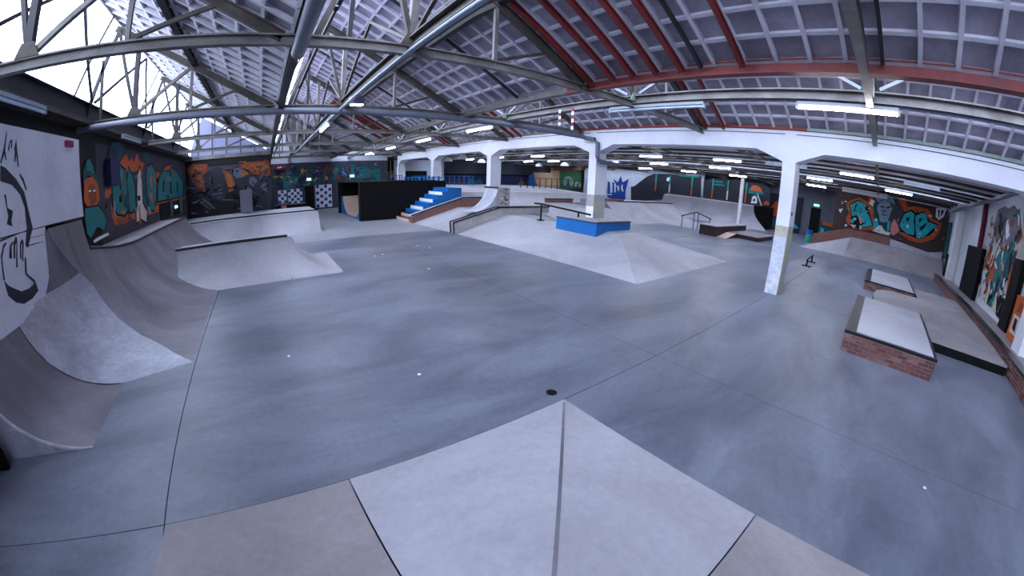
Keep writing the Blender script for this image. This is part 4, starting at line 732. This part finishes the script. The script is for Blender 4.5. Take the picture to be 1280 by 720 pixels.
MB().tube([(22.0, 3.5, 0.36), (24.6, 3.6, 0.4)], 0.04, 8).build('bar', 'black', sr)
for x, y in ((22.2, 3.51), (24.4, 3.59)): MB().box(x-0.04, x+0.04, y-0.04, y+0.04, 0, 0.36).build('post', 'black', sr); MB().box(x-0.2, x+0.2, y-0.25, y+0.25, 0, 0.03).build('foot', 'black', sr)

# ---- bank below the far mural
mk = thing('mural_bank', 'wide concrete bank rising to the painted far wall', 'ramp', (35, -1, 0))
V = [(32.35, 6.06, 0), (33.1, 2.35, 0), (33.6, -5.8, 0), (35.4, -5.8, 1.35), (35.2, 2.2, 1.35), (37.0, 6.0, 0), (36.95, 2.2, 1.45), (36.95, -5.8, 1.45)]
MB().poly(V, [(1, 2, 3, 4)]).build('front_face', 'ramp_warm', mk); MB().poly(V, [(0, 1, 4)]).build('hip_face', 'ramp_light', mk); MB().poly(V, [(0, 4, 5), (4, 6, 5)]).build('side_face', 'ramp_light', mk); MB().poly(V, [(4, 3, 7, 6)]).build('deck', 'ramp_light', mk)
MB().prism([(-5.8, 1.4), (-1.2, 1.4), (-1.2, 1.95), (-3.6, 1.72), (-4.6, 1.62), (-5.2, 1.75), (-5.8, 1.95)], 'x', 36.3, 36.9).build('rolled_edge', 'ramp_bright', mk)
MB().box(36.35, 36.85, -1.15, 2.6, 1.38, 2.06).build('brick_wall', 'brick_print', mk)
MB().prism([(2.6, 0.9), (2.6, 2.06), (5.7, 1.0), (5.7, 0.0)], 'x', 36.35, 36.85).build('brick_slope', 'brick_print', mk)
bn = thing('drum_bin', 'teal drum bin with a blue rim beside the dark doorway', 'bin', (38.5, 6.9, 0))
MB().lathe((38.5, 6.35, 0), [(0, 0), (0.3, 0), (0.3, 0.75), (0.0, 0.75)]).build('drum', 'bin_teal', bn, smooth=40); MB().lathe((38.5, 6.35, 0.75), [(0.32, 0), (0.32, 0.4), (0.26, 0.4), (0.26, 0.02)]).build('rim', 'bin_blue', bn, smooth=40)
decal(wm, 'X', 37.0, outlined(FAR, ('cyan', 'skin'), 0.03), -0.006)
strokes(wm, 'X', 36.985, -5.9, 4.0, 2.0, 4.9, ['brown', 'black', 'brown', 'greyteal', 'slate', 'white', 'brown'], 110, -0.002, 0.22, 8)
MB().box(36.6, 36.95, -0.4, 3.6, 5.02, 5.4).build('white_duct', 'white', label='white boxed duct above the left half of the far mural', cat='duct')

# ---- brick boxes at right
def brick_box(x0, x1, y0, y1, h, lab):
    t = thing('brick_ledge', lab, 'ledge', ((x0+x1)/2, (y0+y1)/2, 0)); d = 0.05
    MB().box(x0+0.014, x1-d, y0+d, y1-d, 0, h-0.06).build('mortar_core', 'mortar', t)
    bricks(t, 'y', y0+0.02, y1-0.02, x0+d-0.02, 0.005, h-0.08, -1)
    for yy in (y0+0.02, y1-0.06): MB().box(x0+0.09, x1-0.05, yy, yy+0.04, 0, h-0.08).build('side_brickwork', 'brick_print', t)
    MB().box(x0, x1, y0, y1, h-0.07, h-0.005).build('steel_edge', 'coping', t)
    MB().box(x0+0.1, x1-0.1, y0+0.09, y1-0.28, h-0.05, h+0.004).build('top', 'ramp_light', t)
    return t
brick_box(9.68, 14.7, -2.12, 0.24, 0.52, 'knee high brick ledge with steel edges standing clear of the wall')
brick_box(19.6, 25.0, -2.35, 0.16, 0.42, 'brick ledge with steel edges beyond the low rounded platform')
# low platform with rounded corner
pl = [(12.45, -4.85), (12.45, -2.3), (14.76, -2.3), (14.76, -0.8), (15.2, -0.5), (16.1, -0.38), (17.4, -0.36), (18.3, -0.45), (19.0, -0.75), (19.4, -1.3), (19.5, -2.45), (22.4, -2.45), (22.4, -4.85)]
lp = thing('low_platform', 'low pale platform with a rounded corner and black front between the brick ledges', 'platform', (17, -3.2, 0))
MB().prism(pl, 'z', 0.0, 0.24).build('side', 'black', lp); MB().prism(pl, 'z', 0.24, 0.29).build('top', 'ramp_warm', lp)
# ledge along the right wall
wlg = thing('wall_ledge', 'long brick faced ledge with dark coping along the right wall', 'ledge', (18, -5.4, 0))
MB().box(7.0, 32.4, -5.98, -4.952, 0, 0.44).build('mortar_core', 'mortar', wlg)
bricks(wlg, 'x', 7.0, 22.5, -4.97, 0.005, 0.44, 1)
MB().box(22.5, 32.4, -4.98, -4.93, 0, 0.44).build('far_brickwork', 'brick_print', wlg)
MB().box(7.0, 32.4, -5.2, -4.9, 0.44, 0.5).build('coping', 'coping', wlg); MB().box(7.0, 32.4, -5.98, -5.2, 0.44, 0.49).build('top', 'ramp_warm', wlg)
# right wall fittings
strokes(wr, 'Y', -5.985, 17.6, 23.6, 0.8, 4.6, ['teal', 'orange', 'navy', 'grey', 'rust', 'white', 'tealdk', 'cream', 'black'], 130, 0.003, 0.5, 6)
decal(wr, 'Y', -6.0, RIGHT, 0.006)
for x0, x1, lab in ((22.9, 26.6, 'wide black board against the right wall beside the red pipe'), (16.4, 17.4, 'narrow black board against the right wall beside the bright graffiti')):
    MB().box(x0, x1, -5.99, -5.75, 0.5, 3.0).build('wall_board', 'black', label=lab, cat='board')
MB().box(14.2, 15.9, -5.97, -5.7, 0.5, 1.9).build('poster_board', 'orange', label='orange sticker covered board leaning on the right wall', cat='board')
pbd = [o for o in COL.objects if o.name == 'poster_board'][0]
decal(pbd, 'Y', -5.7, [('cream', [(14.3, 0.7), (15.7, 0.7), (15.7, 1.3), (14.3, 1.3)]), ('black', [(14.5, 0.8), (14.9, 0.8), (14.8, 1.2), (14.5, 1.2)]), ('black', [(15.1, 0.8), (15.5, 0.85), (15.5, 1.2), (15.2, 1.2)]), ('rust', [(14.4, 1.5), (15.6, 1.4), (15.3, 1.75)])], 0.006)
MB().tube([(24.1, -5.85, 3.0), (24.1, -5.85, 5.4)], 0.14, 10).build('drain_pipe', 'burgundy', label='dark red upright drain pipe on the right wall', cat='pipe', smooth=50)
MB().box(30.2, 31.2, -5.98, -5.5, 0.5, 5.4).build('pilaster', 'white', label='white pilaster standing out from the right wall', cat='pilaster')
MB().box(32.45, 33.5, -5.98, -5.7, 0, 2.0).build('wall_board', 'black', label='black board between the white pilaster and the mural bank', cat='board')
wn = thing('window_frame', 'tall green framed window beside the far mural', 'window', (35.6, -5.9, 1.5))
MB().box(34.9, 36.4, -5.98, -5.92, 1.6, 4.2).build('pane', 'greyteal', wn)
for x in (34.9, 35.65, 36.4): MB().box(x-0.05, x+0.05, -5.98, -5.85, 1.6, 4.2).build('frame_bar', 'tealdk', wn)
for z in (1.6, 2.9, 4.2): MB().box(34.9, 36.4, -5.98, -5.85, z-0.05, z+0.05).build('frame_bar', 'tealdk', wn)
MB().tube([(33.5, -5.38, 4.9), (15.0, -5.38, 5.25)], 0.1, 10).build('slanting_pipe', 'pipe_grey', label='grey pipe slanting along the top of the right wall', cat='pipe', smooth=50)

# ---- murals
strokes(wl, 'X', -5.985, 14.2, 29, 2.0, 4.4, ['teal', 'tealdk', 'black', 'orange', 'greyteal', 'rust'], 90, 0.004, 0.4, 3)
decal(wl, 'X', -6.0, [('mural_ground', [(13.9, 1.7), (29.9, 1.2), (29.9, 5.1), (13.9, 5.0)])]+outlined(LEFT), 0.01)
decal(we1, 'Y', 30.0, [('brown', [(-5.7, 4.6), (0.2, 4.6), (0.2, 3.6), (-5.7, 3.6)])]+END1, -0.01)
decal(we2, 'Y', 42.0, END2, -0.01)
strokes(we1, 'Y', 29.985, -5.8, 0.2, 1.4, 4.3, ['slate', 'black', 'slate', 'black', 'steel', 'black'], 110, -0.002, 0.5, 4)
strokes(we1, 'Y', 29.97, -2.0, 0.2, 3.7, 4.8, ['rust', 'rust', 'brown', 'flame'], 30, -0.002, 0.45, 14)
strokes(we1, 'Y', 29.97, -5.6, -4.4, 3.0, 4.7, ['rust', 'flame', 'brown'], 24, -0.002, 0.4, 15)
strokes(we2, 'Y', 41.985, 0.7, 12.5, 2.6, 4.8, ['tealdk', 'teal', 'navy', 'purple', 'rust', 'slate', 'greyteal', 'tealdk'], 170, -0.002, 0.5, 5)
decal(wb, 'Y', 45.0, BLUEW, -0.01)
decal(wb, 'Y', 44.99, [('black', [(22, 3.3), (36, 3.4), (36, 3.6), (22, 3.5)])], -0.01)
gs = thing('green_shop_front', 'green wall with white spiral painting and plywood boards under a rusty awning', 'kiosk', (41, 44.2, 2.13))
for (m, pts), nm, th in zip(GREEND, ('green_panel', 'plywood_panel', 'plywood_panel', 'awning', 'blue_panel'), (0.1, 0.12, 0.14, 0.5, 0.1)): MB().prism(pts, 'y', 44.0-th, 44.0).build(nm, m, gs)
MB().box(35.4, 46.4, 43.4, 43.98, 0, 1.62).build('base', 'wall_slate', gs)
sp_ = MB()
for r in (0.35, 0.62, 0.85):
    sp_.tube([(43.4+r*1.25*math.cos(math.radians(a)), 43.86, 2.9+r*math.sin(math.radians(a))) for a in range(-50, 231, 20)], 0.05, 6)
for r in (0.3, 0.5): sp_.tube([(45.6+r*1.25*math.cos(math.radians(a)), 43.86, 2.5+r*math.sin(math.radians(a))) for a in range(-50, 231, 20)], 0.05, 6)
sp_.build('spiral', 'white', gs)
# checkered panels
def checker(x0, x1, z0, z1, nx, nz, lab):
    t = thing('checkered_panel', lab, 'panel', ((x0+x1)/2, 41.9, z0)); MB().box(x0, x1, 41.9, 41.95, z0, z1).build('board', 'white', t)
    for i in range(nx):
        for j in range(nz):
            if (i+j) % 2: continue
            a, b = (x1-x0)/nx, (z1-z0)/nz; MB().tube([(x0+a*(i+.5), 41.9, z0+b*(j+.5)), (x0+a*(i+.5), 41.885, z0+b*(j+.5))], min(a, b)*0.55, 8).build('dot', 'crown', t)
checker(5.2, 7.0, 0.15, 2.55, 4, 7, 'tall white panel with blue dots left of the black ramp box')
checker(1.2, 2.1, 0.9, 2.25, 3, 4, 'narrow white panel with blue dots behind the counter')
checker(2.25, 3.8, 0.75, 2.3, 5, 5, 'wide white panel with blue dots behind the counter')
ct = thing('counter', 'dark counter with glass case under the dotted panels', 'counter', (2.4, 41.3, 0)); MB().box(0.9, 4.0, 41.0, 41.6, 0, 0.75).build('body', 'black', ct); MB().box(0.85, 4.05, 40.95, 41.65, 0.75, 0.82).build('worktop', 'steel_grey', ct)
MB().lathe((1.7, 40.6, 0), [(0, 0), (0.22, 0), (0.26, 0.7), (0, 0.7)]).build('red_bin', 'pink', label='pink and white bin before the dark counter', cat='bin', smooth=40)
d1 = MB().box(4.1, 5.0, 41.96, 42.0, 0, 2.5).build('door_1', 'black', kind='structure')
d2 = MB().box(47.9, 48.0, 6.9, 8.1, 0, 3.3).build('door_2', 'black', kind='structure')
gm = MB().box(47.85, 47.99, 4.3, 6.8, 0.1, 1.9).build('graffiti_board', 'tealdk', label='small teal and white graffiti beside the dark doorway', cat='board')
decal(gm, 'X', 47.85, [('teal', [(4.4, 0.2), (5.4, 0.3), (5.2, 1.8), (4.4, 1.7)]), ('white', [(5.3, 0.3), (6.0, 0.5), (5.8, 1.0), (5.4, 0.8)]), ('orange', [(5.2, 1.5), (6.6, 1.6), (6.5, 1.95), (5.3, 1.9)]), ('cyan', [(6.1, 0.3), (6.7, 0.4), (6.6, 1.3), (6.2, 1.1)])], -0.02)
rs = thing('red_sign', 'small lit crimson sign hanging above the dotted panels', 'sign', (1.4, 41.5, 4.4)); MB().box(0.95, 1.9, 41.4, 42.0, 4.4, 4.85).build('case', 'burgundy', rs); MB().prism([(1.15, 4.55), (1.3, 4.7), (1.4, 4.6), (1.55, 4.72), (1.7, 4.58), (1.5, 4.52)], 'y', 41.36, 41.39).build('script', 'white', rs)
for x, z in ((4.55, 3.2), (9.3, 3.35)): MB().box(x-0.22, x+0.22, 41.9, 41.97, z-0.12, z+0.12).build('exit_sign', 'exit_glow', label='small glowing exit sign on the far teal mural wall', cat='sign', group='exit signs on the far mural wall')
MB().box(47.85, 47.995, 7.2, 7.8, 3.5, 3.7).build('exit_sign', 'exit_glow', label='small glowing exit sign above the dark doorway', cat='sign')
lw = thing('wall_hatch', 'dark hatch with pale posts at the far end of the left mural', 'hatch', (-5.95, 26, 1.75)); MB().box(-5.99, -5.95, 22.0, 27.6, 1.75, 2.6).build('opening', 'black', lw); MB().box(-5.96, -5.85, 24.2, 24.6, 1.75, 2.7).build('post', 'wall_grey', lw); MB().box(-5.96, -5.85, 27.0, 27.4, 1.75, 2.7).build('post', 'wall_grey', lw)
MB().box(-5.95, -5.9, 25.6, 26.2, 2.15, 2.3).build('exit_sign', 'exit_glow', label='small green exit sign in the hatch of the left mural', cat='sign')
MB().box(-5.93, -5.72, 14.6, 15.6, 3.6, 4.5).build('loudspeaker', 'navy', label='dark blue boxed loudspeaker high on the left wall', cat='speaker')

ss = thing('slat_screen', 'screen of black upright slats before a pale wooden board', 'screen', (14.4, 44.7, 2.2))
MB().box(13.5, 15.15, 44.85, 44.98, 2.0, 5.0).build('backing', 'black', ss); MB().prism([(13.6, 3.2), (14.2, 3.7), (15.0, 3.9), (15.1, 3.1), (14.4, 2.9), (13.7, 2.9)], 'y', 44.78, 44.85).build('wooden_board', 'ply', ss)
for k in range(8): MB().box(13.52+k*0.22, 13.58+k*0.22, 44.6, 44.68, 2.0, 5.0).build('slat', 'cream' if k % 2 else 'black', ss)
MB().box(16.6, 19.0, 43.6, 44.8, 0.0, 3.8).build('black_cabinet', 'black', label='wide black cabinet against the white corner wall beyond the pickets', cat='cabinet')
# ---- pipes
MB().tube([(-5.9, 12.3, 5.2), (12.9, 12.3, 5.12), (13.1, 12.2, 5.08), (13.18, 11.75, 5.0), (13.2, 11.58, 4.85), (13.2, 11.55, 4.2), (13.25, 11.53, 4.05), (13.45, 11.5, 3.99), (14.8, 11.5, 3.98)], 0.1, 12).build('sprinkler_main', 'pipe_grey', label='thick grey sprinkler main crossing the hall under a truss', cat='pipe', smooth=50)
for k, x in enumerate((0.35, 7.15)): MB().tube([(x, 12.3, 5.25), (x-0.05, 12.3, 5.6), (x-0.15, 12.75, 5.75)], 0.11, 12).build('pipe_elbow', 'pipe_grey', label=['grey pipe elbow rising to the dark valley gutter', 'grey pipe elbow rising to the red valley gutter'][k], cat='pipe', smooth=50)
MB().tube([(0.46, -5.9, 5.05), (0.46, 6.3, 5.05)], 0.11, 12).build('vent_duct', 'pipe_grey', label='grey round duct running beside the dark valley beam', cat='duct', smooth=50)
MB().tube([(2.3, -5.8, 5.2), (2.3, 41.5, 5.2)], 0.045, 8).build('conduit', 'conduit', label='pale cable conduit running lengthwise under the middle bay', cat='conduit', smooth=50)
MB().tube([(8.85, -4.5, 5.31), (8.85, 41.5, 5.31)], 0.03, 8).build('conduit', 'conduit', label='pale cable conduit carrying the tube lamps by the white beam', cat='conduit', smooth=50)

# ---- lamps
for X, nm in ((20.4, 'first'), (26.2, 'middle'), (33.8, 'last')): MB().tube([(X, -5.5, 5.085), (X, 44.5, 5.085)], 0.03, 6).build('lamp_rail', 'steel_pale', label='thin pale rail carrying the %s lamp row of the side hall' % nm, cat='rail')
def tube_lamp(x, y, z, lab, grp, lit=True, ln=2.2):
    t = thing('tube_lamp', lab, 'lamp', (x, y, z), grp)
    hs = MB().box(x-0.06, x+0.06, y-ln/2, y+ln/2, z+0.04, z+0.12).build('housing', 'steel_pale', t)
    MB().tube([(x, y-ln/2+0.03, z), (x, y+ln/2-0.03, z)], 0.042, 10).build('tube', 'tube_lit' if lit else 'tube_off', t)
    for k in (-1, 1): MB().box(x-0.05, x+0.05, y+k*ln/2-0.03, y+k*ln/2+0.03, z-0.05, z+0.06).build('end_cap', 'steel_pale', hs)
for y in (0.88, 14.6, 20.8, 26.9, 33.0): tube_lamp(8.85, y, 5.17, 'lit tube lamp under the conduit beside the white beam', 'lit tube lamps beside the white beam')
tube_lamp(8.85, 5.8, 5.17, 'unlit tube lamp under the conduit beside the white beam', None, False, 3.0)
tube_lamp(2.3, 15.4, 5.06, 'lit tube lamp under the middle bay conduit', None)
tube_lamp(-5.4, 8.3, 5.22, 'unlit tube lamp under the left gutter soffit above the white panel', None, False); tube_lamp(-5.4, 16.2, 5.22, 'unlit tube lamp under the left gutter soffit above the graffiti', None, False)
for X, ysl in ((20.4, (35.4, 30.0, 24.3, 13.4, 8.3, 1.35)), (26.2, (32.8, 28.7, 21.3, 16.4, 11.2, 4.1, -0.95)), (33.8, (22.8, 17.7, 12.6, 5.5, 29))):
    for y in ysl: tube_lamp(X, y, 4.95, 'lit tube lamp hanging in the %s lamp row of the side hall' % {20.4: 'first', 26.2: 'middle', 33.8: 'last'}[X], '%s lamp row of the side hall' % {20.4: 'first', 26.2: 'middle', 33.8: 'last'}[X], True, 1.7)
tube_lamp(20.4, 5.0, 4.95, 'unlit tube lamp in the first lamp row of the side hall', None, False)
tube_lamp(20.4, -1.8, 4.95, 'unlit tube lamp close to the white beam in the side hall', None, False, 1.7)
for (x, y, z, lab) in ((2.55, 11.0, 5.15, 'bright floodlight clamped to the middle bay conduit'), (9.1, 33.0, 5.15, 'bright floodlight far down the hall above the black box')):
    t = thing('floodlight', lab, 'lamp', (x, y, z)); MB().prism([(y-0.12, z), (y+0.12, z), (y+0.16, z+0.22), (y-0.16, z+0.22)], 'x', x-0.2, x+0.2).build('housing', 'pipe_grey', t); MB().box(x-0.17, x+0.17, y-0.11, y+0.11, z-0.02, z).build('lens', 'flood_glow', t)
for x, y in ((16.0, 31.9), (15.1, 27.4), (20.0, 32.4), (28.0, 33.1), (26.5, 27.4)):
    t = thing('dome_lamp', 'white dome pendant lamp hanging above the back deck', 'lamp', (x, y, 4.5), 'dome lamps above the back deck')
    MB().lathe((x, y, 4.5), [(0.42, 0), (0.36, 0.2), (0.15, 0.36), (0.0, 0.38)]).build('shade', 'white', t, smooth=50); MB().tube([(x, y, 4.86), (x, y, 5.62)], 0.02, 6).build('cord', 'black', t)

for k, (y, z1, z0) in enumerate(TAPE):
    t = thing('barrier_tape', ['short', 'longer'][k]+' strip of red and white tape hanging from the grey lattice', 'tape', (8.74, y, z0)); n_ = 5+k
    for i in range(n_): MB().box(8.735, 8.745, y-0.05, y+0.05, z0+(z1-z0)*i/n_, z0+(z1-z0)*(i+1)/n_).build('band', 'steel_red' if i % 2 else 'white', t)
# ---- small things on the floor
fd = thing('floor_drain', 'small dark round drain at the tip of the hip bank', 'drain', (3.36, 3.42, 0)); MB().lathe((3.36, 3.42, 0), [(0, 0.004), (0.07, 0.004), (0.07, 0.0)]).build('cover', 'black', fd); MB().lathe((3.36, 3.42, 0), [(0.07, 0.003), (0.085, 0.003), (0.085, 0)]).build('rim', 'coping', fd)
for x, y in PAPER: MB().lathe((x, y, 0), [(0, 0.006), (0.018+0.0016*math.hypot(x, y), 0.006), (0.022+0.0016*math.hypot(x, y), 0)], 7).build('paper_scrap', 'paper', label='tiny white paper scrap on the grey floor', cat='scrap', group='white scraps on the floor')
